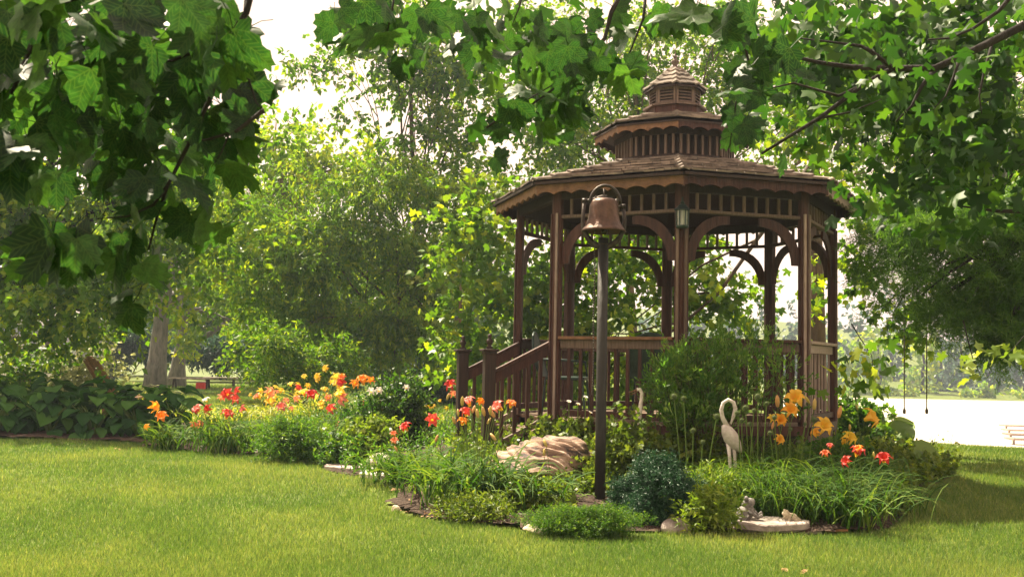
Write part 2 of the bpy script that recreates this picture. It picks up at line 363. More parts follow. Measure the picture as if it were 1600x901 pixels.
# ================================================================ ground, bed, water
def grid_mesh(name, xs, ys, zf):
    X, Y = np.meshgrid(xs, ys); Z = zf(X, Y)
    V = np.stack([X, Y, Z], -1).reshape(-1, 3); nx = len(xs)
    i = np.arange(len(ys)-1)[:, None]*nx+np.arange(nx-1)[None]
    F = np.stack([i, i+1, i+nx+1, i+nx], -1).reshape(-1, 4)
    return mesh_np(name, V, F, smooth=True)
xs = np.concatenate([-np.geomspace(420, 16, 26), np.linspace(-15, 15, 151), np.geomspace(16, 420, 26)])
ys = np.concatenate([[-60, -20, -5], np.linspace(0, 40, 161), np.linspace(41, 150, 55), np.linspace(151, 160, 10), np.geomspace(165, 540, 25)])
link('lawn', grid_mesh('lawn', xs, ys, H), 'lawn', kind='structure')
wx = np.array([-900, 900.]); me = mesh_np('lake', [[-418, 16, -3.1], [418, 16, -3.1], [418, 156, -3.1], [-418, 156, -3.1]], [[0, 1, 2, 3]])
link('lake', me, 'water', kind='structure')
BED = [(215, 699), (300, 707), (400, 713), (480, 722), (520, 740), (596, 752), (622, 768), (598, 790), (640, 808), (700, 816), (820, 830), (1000, 835), (1150, 837), (1300, 838), (1395, 829), (1428, 800), (1440, 772), (1490, 747), (1480, 728), (1440, 712)]
bedw = [tuple(gnd(*q)[:2]) for q in BED]+[(6.3, 15.2), (5.0, 17.5), (0, 18), (-3, 18.3), (-5.5, 18.5)]
HB = [(-60, 684), (0, 686), (100, 687), (215, 693), (290, 690)]
hbw = [tuple(gnd(*q)[:2]) for q in HB]+[(-4.9, 18.6), (-7, 19.0), (-11, 19.0)]
def inpoly(x, y, poly):
    x = np.asarray(x); y = np.asarray(y); c = np.zeros(x.shape, bool); n = len(poly)
    for i in range(n):
        x0, y0 = poly[i]; x1, y1 = poly[(i+1) % n]
        t = ((y0 > y) != (y1 > y)); t &= x < (x1-x0)*(y-y0)/((y1-y0)+1e-12)+x0; c ^= t
    return c
def patch(name, poly, step, mat, zo):
    P = np.array(poly); x = np.arange(P[:, 0].min(), P[:, 0].max(), step); y = np.arange(P[:, 1].min(), P[:, 1].max(), step)
    X, Y = np.meshgrid(x, y); ins = inpoly(X, Y, poly); nx = len(x)
    Z = H(X, Y)+zo+rng.normal(size=X.shape)*.008+.03*sm(0, 1, .5+.5*np.sin(X*5+np.sin(Y*4)))
    i = np.arange(len(y)-1)[:, None]*nx+np.arange(nx-1)[None]
    F = np.stack([i, i+1, i+nx+1, i+nx], -1).reshape(-1, 4); ok = ins.ravel()[F].all(1)
    F = F[ok]; u, inv = np.unique(F, return_inverse=True); V = np.stack([X, Y, Z], -1).reshape(-1, 3)[u]
    link(name, mesh_np(name, V, inv.reshape(-1, 4), smooth=True), mat, kind='structure')
patch('garden_soil', bedw, .07, 'mulch', .012); patch('hosta_soil', hbw, .1, 'mulch', .012)
# mown grass, blade by blade near the camera
def grass():
    n = 700000; u = rng.random(n)
    Y = 5.6*(44/5.6)**(u**1.25); X = (rng.random(n)-.5)*Y*1.12
    ok = ~inpoly(X, Y, bedw) & ~inpoly(X, Y, hbw); ok &= ~((X-0.2*Y > 1.2) & (Y > 22))
    X = X[ok]; Y = Y[ok]; n = len(X); Z = H(X, Y)
    hgt = (.022+.03*rng.random(n))*(1+.035*(Y-5.6)); wd = .0022*(1+.16*(Y-5.6))*(.7+.6*rng.random(n))
    tuft = .5+.5*np.sin(X*2.1+np.sin(Y*1.7)*1.5)*np.sin(Y*1.3+X*.6)
    hgt *= .8+.35*tuft
    th = rng.random(n)*6.28; lean = rng.random(n)*.8*hgt
    az = rng.random(n)*6.28; lx = np.cos(az)*lean; ly = np.sin(az)*lean
    B = np.stack([X, Y, Z-.003], -1); wv = np.stack([np.cos(th), np.sin(th), 0*th], -1)*wd[:, None]
    Tp = B+np.stack([lx, ly, hgt], -1)
    V = np.stack([B-wv, B+wv, Tp], 1).reshape(-1, 3); F = np.arange(3*n).reshape(-1, 3)
    gr = rng.random((60, 60)); gi = np.clip((X+14)*2.2, 0, 57.9); gj = np.clip((Y-5)*1.5, 0, 57.9); i0 = gi.astype(int); j0 = gj.astype(int); fi = gi-i0; fj = gj-j0
    pn = gr[i0, j0]*(1-fi)*(1-fj)+gr[i0+1, j0]*fi*(1-fj)+gr[i0, j0+1]*(1-fi)*fj+gr[i0+1, j0+1]*fi*fj
    v = np.clip(rng.random(n)*.55+.2*tuft+.45*(pn-.35)+(rng.random(n) < .05)*.5, 0, 1)
    link('grass', mesh_np('grass', V, F, np.repeat(v, 3)), 'grass_blade', kind='stuff')
grass()
# ================================================================ gazebo
GZ = thing('gazebo', 'eight sided brown wooden gazebo with three tiered shingle roof and louvred cupola', 'gazebo', (GC[0], GC[1], 0), PHI)
R8 = 1.9; FLOOR = 0.66; RAIL = 1.575; VB = 2.905; VT = 3.08
def vd(i, r): a = i*math.pi/4; return np.array([r*math.sin(a), -r*math.cos(a)])
def shared(name, me, mat, parent, M4):
    o = link(name, me, mat, parent); o.matrix_local = M4; return o
def side_frame(i, r=R8):
    """middle of side i (between corners i and i+1), u along the side, n outward"""
    a = vd(i, r); b = vd(i+1, r); mid = (a+b)/2; u = (b-a)/np.linalg.norm(b-a); nn = mid/np.linalg.norm(mid); return mid, u, nn, np.linalg.norm(b-a)
def side_mat(i, r=R8, s=0., z=0., n=0.):
    mid, u, nn, L_ = side_frame(i, r); p = mid+u*s+nn*n
    m = Matrix(((u[0], -nn[0], 0, p[0]), (u[1], -nn[1], 0, p[1]), (0, 0, 1, z), (0, 0, 0, 1))); return m
SL = 2*R8*math.sin(math.pi/8)
# posts: two boards meeting on the corner, with a square cap block below the eave
for i in range(8):
    a = i*math.pi/4; m = MB()
    poly = [(-.02, .05), (-.066, .032), (-.074, -.018), (-.0, -.05), (.074, -.018), (.066, .032), (.02, .05)]
    m.prism(poly[::-1], FLOOR-.35, 3.17)
    p = m.obj('post', 'wood', GZ, bevel=.004); p.matrix_local = Matrix.Translation((*vd(i, R8-.02), 0)) @ Matrix.Rotation(a, 4, 'Z')
    for s in (-1, 1):
        t = MB().box(-.014, .014, -.012, .012, FLOOR, VB+.02); q = t.obj('trim_strip', 'wood_skylit_weathered' if i == 1 or (i == 7 and s == 1) else 'wood_grey' if i in (0, 2) else 'wood', p); q.location = (s*.042, -.041, 0); q.rotation_euler = (0, 0, s*.4)  # pale strips carry the sky light of right-facing post sides in their colour
ENTRY = 6
# rails, balusters, valance, brackets on each side
bal = MB().box(-.018, .018, -.016, .016, FLOOR+.12, RAIL-.13).mesh('baluster', bevel=.003)
spn = MB().box(-.016, .016, -.014, .014, VB, VT-.0).mesh('spindle', bevel=.003)
bal_side = MB().box(-.012, .012, -.010, .010, FLOOR+.12, RAIL-.13).mesh('baluster')
def bracket_mesh():
    m = MB(); n = 9; th = .03; V = []
    for k in range(n+1):
        a = k/n*math.pi/2; ri = .40; w_ = .085
        cx_, cz_ = .45, -.47
        for rr in (ri, ri+w_*(1+.35*math.sin(2*a))):
            for yy in (-th/2, th/2): V.append((cx_-rr*math.cos(a)+.035, yy, cz_+rr*math.sin(a)-.03))
    F = []
    for k in range(n):
        b = 4*k; F += [(b, b+4, b+5, b+1), (b+2, b+3, b+7, b+6), (b, b+2, b+6, b+4), (b+1, b+5, b+7, b+3)]
    F += [(0, 1, 3, 2), (4*n, 4*n+2, 4*n+3, 4*n+1)]
    return m.add(V, F).mesh('bracket')
brk = bracket_mesh()
def fascia_mesh(L_, h, waves, amp, th=.03):
    m = MB(); n = waves*8; V = []; F = []
    for k in range(n+1):
        x = -L_/2+L_*k/n; zb = -h-amp*.5+amp*abs(math.sin(math.pi*waves*k/n))**.8*1.0
        for y, z in ((-th/2, 0), (th/2, 0), (-th/2, zb), (th/2, zb)): V.append((x, y, z))
    for k in range(n):
        b = 4*k; F += [(b, b+1, b+5, b+4), (b+2, b+6, b+7, b+3), (b, b+4, b+6, b+2), (b+1, b+3, b+7, b+5)]
    F += [(0, 2, 3, 1), (4*n, 4*n+1, 4*n+3, 4*n+2)]
    return m.add(V, F).mesh('fascia_board')
for i in range(8):
    Mi = lambda z=0., n=-.02, s=0.: side_mat(i, R8, s, z, n)
    w2 = SL/2-.07
    if i != ENTRY:
        o = MB().box(-w2, w2, -.07, .07, RAIL-.035, RAIL).obj('top_rail', 'wood_tan' if i in (7,) else 'wood_skylit_weathered' if i in (1,) else 'wood', GZ, bevel=.006); o.matrix_local = Mi()
        o = MB().box(-w2, w2, -.02, .02, RAIL-.13, RAIL-.037).obj('rail_board', 'wood_skylit_weathered' if i == 1 else 'wood_grey', GZ, bevel=.004); o.matrix_local = Mi()  # side 1 paler: light from over the lake painted into rails and balusters
        o = MB().box(-w2, w2, -.03, .03, FLOOR+.05, FLOOR+.118).obj('bottom_rail', 'wood', GZ, bevel=.004); o.matrix_local = Mi()
        nb = 7 if i == 1 else 9
        for k in range(nb):
            shared('baluster', bal_side if i == 1 else bal, 'wood_skylit_weathered' if i == 1 else 'wood', GZ, Mi(s=(k-(nb-1)/2)*(SL-.14)/(nb+.6)))
        o = MB().box(-w2, w2, -.02, .02, FLOOR-.52, FLOOR-.02).obj('skirt_board', 'wood_grey' if i == 1 else 'wood_dark', GZ); o.matrix_local = Mi()  # lighter skirt on side 1 imitates sky light by colour
    if i != ENTRY:
        o = MB().box(-w2, w2, -.035, .035, VB-.035, VB).obj('valance_rail', 'wood_grey' if i in (1, 7, 0) else 'wood', GZ, bevel=.004); o.matrix_local = Mi()
        for k in range(9): shared('spindle', spn, 'wood_skylit_weathered' if i in (1, 2) else 'wood_grey', GZ, Mi(s=(k-4)*(SL-.14)/9.6))
        for s in (-1, 1):
            Mb = Mi(z=VB-.035, s=-s*(w2)) @ Matrix.Scale(s, 4, (1, 0, 0)); shared('bracket', brk, 'wood_tan' if i in (7,) else 'wood', GZ, Mb)
    else:
        for s in (-1, 1): pass
    o = MB().box(-w2, w2, -.04, .04, VT, VT+.1).obj('header_beam', 'wood_dark', GZ); o.matrix_local = Mi()
    RE = 2.17; Le = 2*RE*math.sin(math.pi/8)
    o = link('fascia_board', fascia_mesh(Le+.02, .125, 8, .035), 'wood_skylit_weathered' if i in (1,) else 'wood_tan' if i in (6, 7) else 'wood', GZ); o.matrix_local = side_mat(i, RE, 0, 3.235)  # right-hand board's pale colour imitates sky light
for i in range(8):
    Le = 2*2.205*math.sin(math.pi/8); o = MB().box(-Le/2, Le/2, -.02, .02, 3.205, 3.236).obj('drip_edge', 'wood_dark', GZ); o.matrix_local = side_mat(i, 2.215)
# floor planks
for k in range(24):
    y = -1.8+k*.155; half = None
    ap = R8*math.cos(math.pi/8)
    # clip plank to the octagon
    xs_ = []
    for yy in (y, y+.15):
        lim = 9
        for q in range(8):
            a = (q+.5)*math.pi/4; nx_, ny_ = math.sin(a), -math.cos(a)
            if abs(nx_) > 1e-6:
                t = (ap-ny_*yy)/nx_
                if nx_ > 0: lim = min(lim, t)
            elif ny_*yy > ap: lim = 0
        xs_.append(max(lim, 0))
    if min(xs_) < .05: continue
    x_ = min(xs_); MB().box(-x_, x_, y, y+.148, FLOOR-.035, FLOOR).obj('floor_plank', 'deck_wood', GZ)
for i in range(8):
    if i == ENTRY: continue
    o = MB().box(-SL/2+.04, SL/2-.04, -.02, .02, FLOOR-.09, FLOOR+.01).obj('floor_edge_board', 'wood', GZ); o.matrix_local = side_mat(i, R8, 0, 0, .03)
# roofs: per side a sheathing panel, courses of shingles above it, ridge caps on the hips
def roof(r0, z0, r1, z1, courses, cap_n, th=.03, lift=.046, sh_w=.11, seed=3):
    rr = np.random.default_rng(seed); Lr = math.hypot((r0-r1)*math.cos(math.pi/8), z1-z0)
    for i in range(8):
        a0, b0, a1, b1 = vd(i, r0), vd(i+1, r0), vd(i, r1), vd(i+1, r1)
        m = MB(); m.add([(*a0, z0-th), (*b0, z0-th), (*b1, z1-th), (*a1, z1-th), (*a0, z0-.008), (*b0, z0-.008), (*b1, z1-.008), (*a1, z1-.008)],
                        [(0, 3, 2, 1), (4, 5, 6, 7), (0, 1, 5, 4), (1, 2, 6, 5), (2, 3, 7, 6), (3, 0, 4, 7)]); pan = m.obj('roof_panel', 'wood_dark', GZ)
        for c in range(courses):
            t0 = c/courses-.012; t1 = min(1, (c+1.35)/courses)
            m = MB()
            def P(t, s, up):
                r_ = r0+(r1-r0)*t; z_ = z0+(z1-z0)*t; A = vd(i, r_); B = vd(i+1, r_); q = A+(B-A)*s; return (q[0], q[1], z_+up)
            Lc = np.linalg.norm(vd(i, r0+(r1-r0)*t0)-vd(i+1, r0+(r1-r0)*t0)); n = max(2, int(Lc/sh_w)); cuts = [0]+sorted([(k+rr.uniform(-.25, .25))/n for k in range(1, n)])+[1]
            for k in range(n):
                s0 = cuts[k]+.001; s1 = cuts[k+1]-.001; dt = rr.uniform(-.02, .02)/max(courses/6, 1); up = lift+rr.uniform(0, .006)
                bt = up-min(.022, lift*.55); V = [P(t0+dt, s0, bt), P(t0+dt, s1, bt), P(t0+dt, s1, up), P(t0+dt, s0, up), P(t1, s0, .004), P(t1, s1, .004)]
                m.add(V, [(0, 1, 2, 3), (3, 2, 5, 4), (0, 3, 4), (1, 5, 2)])
            m.obj('shingle_course', 'shingle', pan)
        for k in range(cap_n):
            t0 = k/cap_n-.02; t1 = min(1, (k+1.3)/cap_n); ra, rb = r0+(r1-r0)*t0, r0+(r1-r0)*t1; za, zb = z0+(z1-z0)*t0, z0+(z1-z0)*t1
            d = vd(i, 1); sd_ = np.array([-d[1], d[0]]); hw = .055
            V = []
            for r_, z_, up in ((ra, za, lift+.014), (rb, zb, lift*.65)):
                c_ = vd(i, r_+ (.01 if r_ == ra else 0))
                for s, dz in ((-1, -.022), (0, 0), (1, -.022)):
                    q = c_+sd_*s*hw-d*abs(s)*hw*.38; V.append((q[0], q[1], z_+up+dz))
            for r_, z_ in ((ra, za),):
                c_ = vd(i, r_+.01)
                for s, dz in ((-1, -.022), (0, 0), (1, -.022)):
                    q = c_+sd_*s*hw-d*abs(s)*hw*.38; V.append((q[0], q[1], z_+lift+.014-.02+dz))
            MB().add(V, [(0, 1, 4, 3), (1, 2, 5, 4), (6, 7, 1, 0), (7, 8, 2, 1)]).obj('ridge_shingle', 'shingle', GZ)
roof(2.215, 3.235, .70, 3.69, 6, 6)
roof(.985, 4.075, .35, 4.29, 3, 3, seed=5)
roof(.375, 4.645, .05, 4.93, 4, 4, sh_w=.2, seed=6, lift=.026)
for i in range(8):   # second tier wall of open slats and its scalloped fascia
    o = link('upper_fascia', fascia_mesh(2*.96*math.sin(math.pi/8)+.01, .085, 4, .035, .02), 'wood_tan' if i in (6, 7) else 'wood', GZ); o.matrix_local = side_mat(i, .96, 0, 4.065)
    s_ = 2*.72*math.sin(math.pi/8)
    o = MB().box(-s_/2, s_/2, -.015, .015, 3.67, 3.73).obj('upper_sill', 'wood_dark', GZ); o.matrix_local = side_mat(i, .72)
    o = MB().box(-s_/2, s_/2, -.015, .015, 3.96, 4.03).obj('upper_header', 'wood_dark', GZ); o.matrix_local = side_mat(i, .72)
    for k in range(6):
        o = MB().box(-.014, .014, -.014, .014, 3.73, 3.96).obj('upper_slat', 'wood_grey', GZ); o.matrix_local = side_mat(i, .72, (k-2.5)*s_/6)
    # cupola
    s2 = 2*.335*math.sin(math.pi/8)
    m = MB(); m.box(-s2/2, s2/2, -.012, .012, 4.25, 4.40); o = m.obj('cupola_base', 'wood', GZ); o.matrix_local = side_mat(i, .335)
    s3 = 2*.375*math.sin(math.pi/8)
    m = MB(); m.box(-s3/2, s3/2, -.03, .03, 4.40, 4.425); o = m.obj('cupola_sill', 'wood_grey', GZ); o.matrix_local = side_mat(i, .36)
    s4 = 2*.30*math.sin(math.pi/8)
    m = MB(); m.box(-s4/2, -s4/2+.03, -.015, .015, 4.425, 4.64); m.box(s4/2-.03, s4/2, -.014, .014, 4.425, 4.64); m.box(-s4/2+.03, s4/2-.03, -.012, .012, 4.60, 4.64); m.box(-s4/2+.03, s4/2-.03, -.012, .012, 4.425, 4.44)
    fr = m.obj('louvre_frame', 'wood_grey', GZ); fr.matrix_local = side_mat(i, .30)
    for k in range(4):
        z = 4.452+k*.038; MB().add([(-s4/2+.032, -.018, z-.006), (s4/2-.032, -.018, z-.006), (s4/2-.032, .02, z+.022), (-s4/2+.032, .02, z+.022),
              (-s4/2+.032, -.018, z+.004), (s4/2-.032, -.018, z+.004), (s4/2-.032, .02, z+.032), (-s4/2+.032, .02, z+.032)],
              [(0, 3, 2, 1), (4, 5, 6, 7), (0, 1, 5, 4), (1, 2, 6, 5), (2, 3, 7, 6), (3, 0, 4, 7)]).obj('louvre', 'wood_grey', fr)
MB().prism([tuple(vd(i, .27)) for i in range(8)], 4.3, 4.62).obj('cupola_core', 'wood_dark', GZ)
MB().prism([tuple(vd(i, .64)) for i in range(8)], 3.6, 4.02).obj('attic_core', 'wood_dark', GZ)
MB().lathe([(.0, 4.9), (.06, 4.915), (.065, 4.94), (.03, 4.955), (.028, 4.97), (.048, 5.0), (.05, 5.02), (.025, 5.045), (.018, 5.06), (.03, 5.075), (.012, 5.09), (.006, 5.13), (0, 5.16)], k=12).obj('finial', 'wood_grey', GZ, smooth=True)
# stairs down to the left from the entry
mid, u, nn, L_ = side_frame(ENTRY)
SF = side_mat(ENTRY, R8, 0, 0, 0)          # x along the side, y inward
SLOPE = .52
def slope_box(m, s, y0, z0, y1, z1, hw, hh):
    V = [(s+a, y, z+b) for (y, z) in ((y0, z0), (y1, z1)) for a in (-hw, hw) for b in (-hh, hh)]
    m.add(V, [(0, 1, 3, 2), (4, 6, 7, 5), (0, 4, 5, 1), (2, 3, 7, 6), (0, 2, 6, 4), (1, 5, 7, 3)])
for s in (-.62, .62):
    q = MB().box(s-.062, s+.062, -.76, -.64, .0, 1.39)
    nw = q.obj('newel_post', 'wood_dark', GZ, bevel=.006); nw.matrix_local = SF
    c = MB().box(s-.09, s+.09, -.79, -.61, 1.392, 1.42); c.box(s-.07, s+.07, -.77, -.63, 1.36, 1.391); MB.obj(c, 'newel_cap', 'wood_dark', nw, bevel=.005)
    MB().lathe([(.03, 1.42), (.045, 1.43), (.02, 1.455), (.03, 1.475), (.04, 1.50), (.03, 1.525), (.016, 1.535), (.026, 1.555), (.02, 1.575), (0, 1.585)], (s, -.70, 0), 12).obj('newel_finial', 'wood_dark', nw, smooth=True)
    m = MB(); slope_box(m, s, -.64, 1.18, .0, 1.18+.64*SLOPE, .04, .018); m.obj('stair_handrail', 'wood', GZ).matrix_local = SF
    m = MB(); slope_box(m, s, -.64, 1.10, .0, 1.10+.64*SLOPE, .02, .055); m.obj('stair_rail_board', 'wood', GZ).matrix_local = SF
    m = MB(); slope_box(m, s, -.64, .36, .0, .36+.64*SLOPE, .03, .035); m.obj('stair_bottom_rail', 'wood_grey', GZ).matrix_local = SF
    m = MB(); slope_box(m, s, -.80, .10, .02, .10+.82*SLOPE, .022, .12); m.obj('stair_stringer', 'wood', GZ).matrix_local = SF
    for k in range(4):
        y = -.55+k*.145; z = .36+(y+.64)*SLOPE; MB().box(s-.018, s+.018, y-.018, y+.018, z+.03, z+.70).obj('stair_baluster', 'wood', GZ).matrix_local = SF
for k in range(3):
    MB().box(-.58, .58, -.80+k*.26, -.50+k*.26, .20+k*.15, .235+k*.15).obj('stair_tread', 'deck_wood', GZ).matrix_local = SF
    MB().box(-.58, .58, -.785+k*.26, -.765+k*.26, .06+k*.15, .198+k*.15).obj('stair_riser', 'wood', GZ).matrix_local = SF
# lantern on the near post
lp = np.array([*vd(0, R8+.085)]); LN = thing('wall_lantern', 'small dark green carriage lantern hung high on the nearest gazebo post', 'lantern')
c_, s_ = math.cos(PHI), math.sin(PHI); lw = (GC[0]+lp[0]*c_-lp[1]*s_, GC[1]+lp[0]*s_+lp[1]*c_, 2.76); LN.location = lw; LN.rotation_euler = (0, 0, PHI)
MB().lathe([(0, .26), (.008, .25), (.01, .21), (.022, .20), (.02, .18), (.045, .165), (.05, .15), (.085, .125), (.088, .115), (.0, .112)], k=12).obj('lantern_cap', 'chair_metal', LN)
MB().lathe([(.052, -.05), (.056, .11)], k=12).obj('glass', 'lamp_glass', LN, smooth=True)
m = MB()
for k in range(6):
    a = k*math.pi/3; m.tube([(.06*math.cos(a), .06*math.sin(a), -.055), (.064*math.cos(a), .064*math.sin(a), .115)], .006, 4)
m.lathe([(0, -.075), (.06, -.07), (.066, -.055), (.066, -.045), (0, -.045)], k=12); m.obj('lantern_frame', 'chair_metal', LN)
MB().tube([(0, 0, -.04), (0, 0, .04)], .012, 8).obj('candle', 'white_paint', LN)
m = MB(); m.box(-.01, .01, .0, .09, .0, .03); m.box(-.03, .03, .082, .095, -.06, .1); m.obj('mounting_plate', 'chair_metal', LN)
# patio chairs inside
def chair(cx, cy, rz, label):
    t = thing('patio_chair', label, 'chair', (cx, cy, FLOOR), rz, group='chairs inside the gazebo')
    m = MB(); n = 12; V = []; F = []
    for k in range(n+1):
        a = math.pi*(k/n); x = -.30*math.cos(a)
        top = .62+.36*math.sin(a)**.7; y = .25+.05*math.sin(a)
        for z, o_ in ((.45, 0), (top, .09)):
            V += [(x, y+o_, z), (x, y+o_+.02, z)]
    for k in range(n):
        b = 4*k; F += [(b, b+4, b+6, b+2), (b+1, b+3, b+7, b+5), (b+2, b+6, b+7, b+3), (b, b+1, b+5, b+4)]
    m.add(V, F).obj('backrest', 'chair_metal', t)
    m = MB(); m.tube([(-.31*math.cos(math.pi*k/12), .25+.05*math.sin(math.pi*k/12)+.1, .62+.37*math.sin(math.pi*k/12)**.7) for k in range(13)], .016, 6); m.obj('back_frame', 'chair_metal', t, smooth=True)
    m = MB(); m.prism([(-.27, -.25), (.27, -.25), (.29, .22), (-.29, .22)], .42, .46); m.obj('seat', 'chair_metal', t, bevel=.01)
    for sx in (-1, 1):
        for y in (-.23, .22): MB().tube([(sx*.26, y, .42), (sx*.29, y*1.15, 0)], .013, 6).obj('leg', 'chair_metal', t)
        MB().tube([(sx*.31, .3, .66), (sx*.33, .05, .66), (sx*.33, -.2, .64), (sx*.30, -.23, .43)], .015, 6).obj('armrest', 'chair_metal', t, smooth=True)
q = at(1033, 520, 12.2); chair(q[0]+.05, 12.4, R_(150), 'dark green round backed chair behind the gazebo railing beside the nearest post')
q = at(896, 560, 12.0); chair(q[0]-.05, 12.6, R_(80), 'dark chair low behind the balusters just left of the bell pole')
# ================================================================ bell on its post
bp = gnd(937, 783); BY = bp[1]; K = BY/FPX
BPP = bp
BP = thing('bell_post', 'tall dark metal post in the flower bed carrying a U shaped cradle for the bell', 'post', tuple(bp))
ptop = at(941, 372, BY)[2]-bp[2]
MB().tube([(0, 0, -.1), (0, 0, .6), (0, 0, ptop)], 8.2*K, 20).obj('pole', 'pole_paint', BP, smooth=True)
zc = at(941, 344, BY)[2]-bp[2]; rw = 33*K
m = MB(); arc = []
for k in range(15):
    a = math.pi*(1+k/14); arc.append((rw*math.cos(a), 0, zc+ (at(941, 344, BY)[2]-at(941, 386, BY)[2])*math.sin(a)))
arc = [(-rw*.93, 0, zc+30*K)]+arc+[(rw*.93, 0, zc+22*K)]
m.tube(arc, [.017]+[.017+.014*math.sin(math.pi*k/14) for k in range(15)]+[.017], 10); m.obj('cradle', 'iron', BP, smooth=True)
m = MB(); m.tube([(0, 0, ptop-.05), (0, 0, zc-(at(941, 344, BY)[2]-at(941, 386, BY)[2])+.02)], 9*K, 14); m.obj('collar', 'iron', BP, smooth=True)
for s in (-1, 1): MB().tube([(s*rw*.93-.02, 0, zc+(30 if s < 0 else 22)*K), (s*rw*.93+.02, 0, zc+(30 if s < 0 else 22)*K+.004)], .022, 10).obj('bearing_cap', 'iron', BP, smooth=True)
BL = thing('farm_bell', 'weathered bronze farm bell with iron yoke and hanging chain on top of the post', 'bell', (bp[0], bp[1], bp[2]+zc), 0)
bh = 52*K; pr = [(0, 1), (.40, 1.0), (.53, .95), (.60, .86), (.635, .7), (.66, .5), (.71, .33), (.79, .2), (.92, .07), (1.0, 0), (.96, -.015), (.9, .03), (.74, .18), (.65, .3), (.58, .6), (.48, .85), (0, .9)]
m = MB().lathe([(r_*36*K, z_*bh-18*K) for r_, z_ in pr], k=32); m.obj('bell_body', 'bronze', BL, smooth=True)
m = MB(); m.tube([(-rw*.95, 0, 29*K), (-rw*.5, 0, 33*K), (-.02, 0, 37*K), (.03, 0, 37*K)], [.013, .014, .018, .016], 8); m.tube([(rw*.95, 0, 22*K), (rw*.62, 0, 22*K), (rw*.6, .0, 34*K)], .014, 8)
m.tube([(0, 0, 33*K), (0, 0, 50*K)], .009, 6)
m.obj('yoke', 'iron', BL, smooth=True)
m = MB(); m.tube([(-24*K*math.cos(math.pi*k/12)+2*K, -.01, 26*K+29*K*math.sin(math.pi*k/12)) for k in range(13)], .014, 8); m.obj('wheel_arch', 'iron', BL, smooth=True)
m = MB(); m.tube([(0, 0, 20*K), (0.01, 0, -16*K)], .008, 6); m.lathe([(0, .03), (.025, .015), (.03, 0), (.02, -.025), (0, -.03)], (.01, 0, -18*K), 10); m.obj('clapper', 'iron', BL, smooth=True)
m = MB(); z = 36*K; x0 = -14*K
while z > -bp[2]-zc+1.0:
    k = int(z*1000); m.lathe([(0, .011), (.007, .006), (.008, 0), (.007, -.006), (0, -.011)], (x0+.003*math.sin(z*9), -.05+.002*math.cos(z*13), z), 6); z -= .024
m.obj('chain', 'iron', BL)
# ================================================================ stones and statues
def rock(name, label, cat, c, r3, mat, seed, rz=0, ridges=0, group=None, sub=4, flat=0):
    bm = bmesh.new(); bmesh.ops.create_icosphere(bm, subdivisions=sub, radius=1); rr = np.random.default_rng(seed)
    ks = rr.normal(size=(9, 3))*1.6; ph = rr.random(9)*6.28; am = .5/(1+np.linalg.norm(ks, axis=1))
    for v in bm.verts:
        p = np.array(v.co); f = 1+sum(am[i]*.45*math.sin(float(ks[i]@p*1.3)+ph[i]) for i in range(9))
        q = p*f; q = np.clip(q, -1.15, 1.15)if flat == 0 else np.clip(q, [-2, -2, -.5], [2, 2, flat])
        if ridges:
            wv = q[2]*10.5+q[0]*4.2+1.1*math.sin(q[0]*3.2+q[1]*2)+.6*math.sin(q[0]*6-q[2]*4)
            q = q*(1+ridges*(abs(math.sin(wv))**.6-.7)*2+.022*math.sin(wv*3.3+q[0]*5)+.012*math.sin(q[0]*23+q[2]*17+q[1]*11))
        v.co = q*np.array(r3)
    me = bpy.data.meshes.new(name); bm.to_mesh(me); bm.free(); me.polygons.foreach_set('use_smooth', np.ones(len(me.polygons), bool))
    o = link(name, me, mat, label=label, cat=cat, group=group); o.location = c; o.rotation_euler = (0, 0, rz); return o
b = gnd(855, 768); rock('boulder', 'large pinkish grey boulder with wavy ridges lying behind the daylily leaves', 'boulder', (b[0], b[1]+.34, b[2]+.11), (.50, .40, .31), 'boulder', 4, .1, ridges=.06, sub=6)
def prock(px, py, w_, h_, label, mat='stone_grey', seed=1, flat=0, name='garden_rock', cat='rock'):
    b = gnd(px, py); k = b[1]/FPX; rock(name, label, cat, (b[0], b[1]+w_*k*.3, b[2]+h_*k*.35), (w_*k*.55, w_*k*.45, h_*k*.62), mat, seed, seed*.7, flat=flat, group='rocks in the flower bed')
prock(1060, 834, 48, 22, 'rounded pale rock on the lawn edge below the dwarf spruce', seed=11)
prock(840, 833, 44, 11, 'flat pale rock half sunk at the lawn edge left of the bell post', 'stone_cream', 12)
prock(1122, 765, 18, 12, 'small peach coloured stone among leaves below the white bird statue', 'stone_cream', 13)
prock(500, 722, 26, 20, 'grey rock at the left end of the stepping slabs', seed=14)
prock(590, 733, 44, 22, 'grey rock behind the stepping slabs', 'stone_grey', 15)
prock(668, 778, 30, 20, 'pink and grey stone at the top of the bare mulch patch', 'stone_cream', 16)
prock(648, 768, 14, 12, 'little buff stone beside the bare mulch patch', 'stone_cream', 17)
prock(618, 800, 14, 11, 'small tan stone at the left tip of the mulch patch', 'stone_cream', 18)
prock(820, 812, 26, 11, 'grey stone tucked left of the creeping mound', 'stone_grey', 19)
prock(402, 712, 10, 9, 'white pebble at the foot of the pale daylilies', 'white_stone', 20)
prock(1008, 664, 22, 16, 'grey stone beside the slim bird statue at the gazebo edge', 'stone_cream', 21)
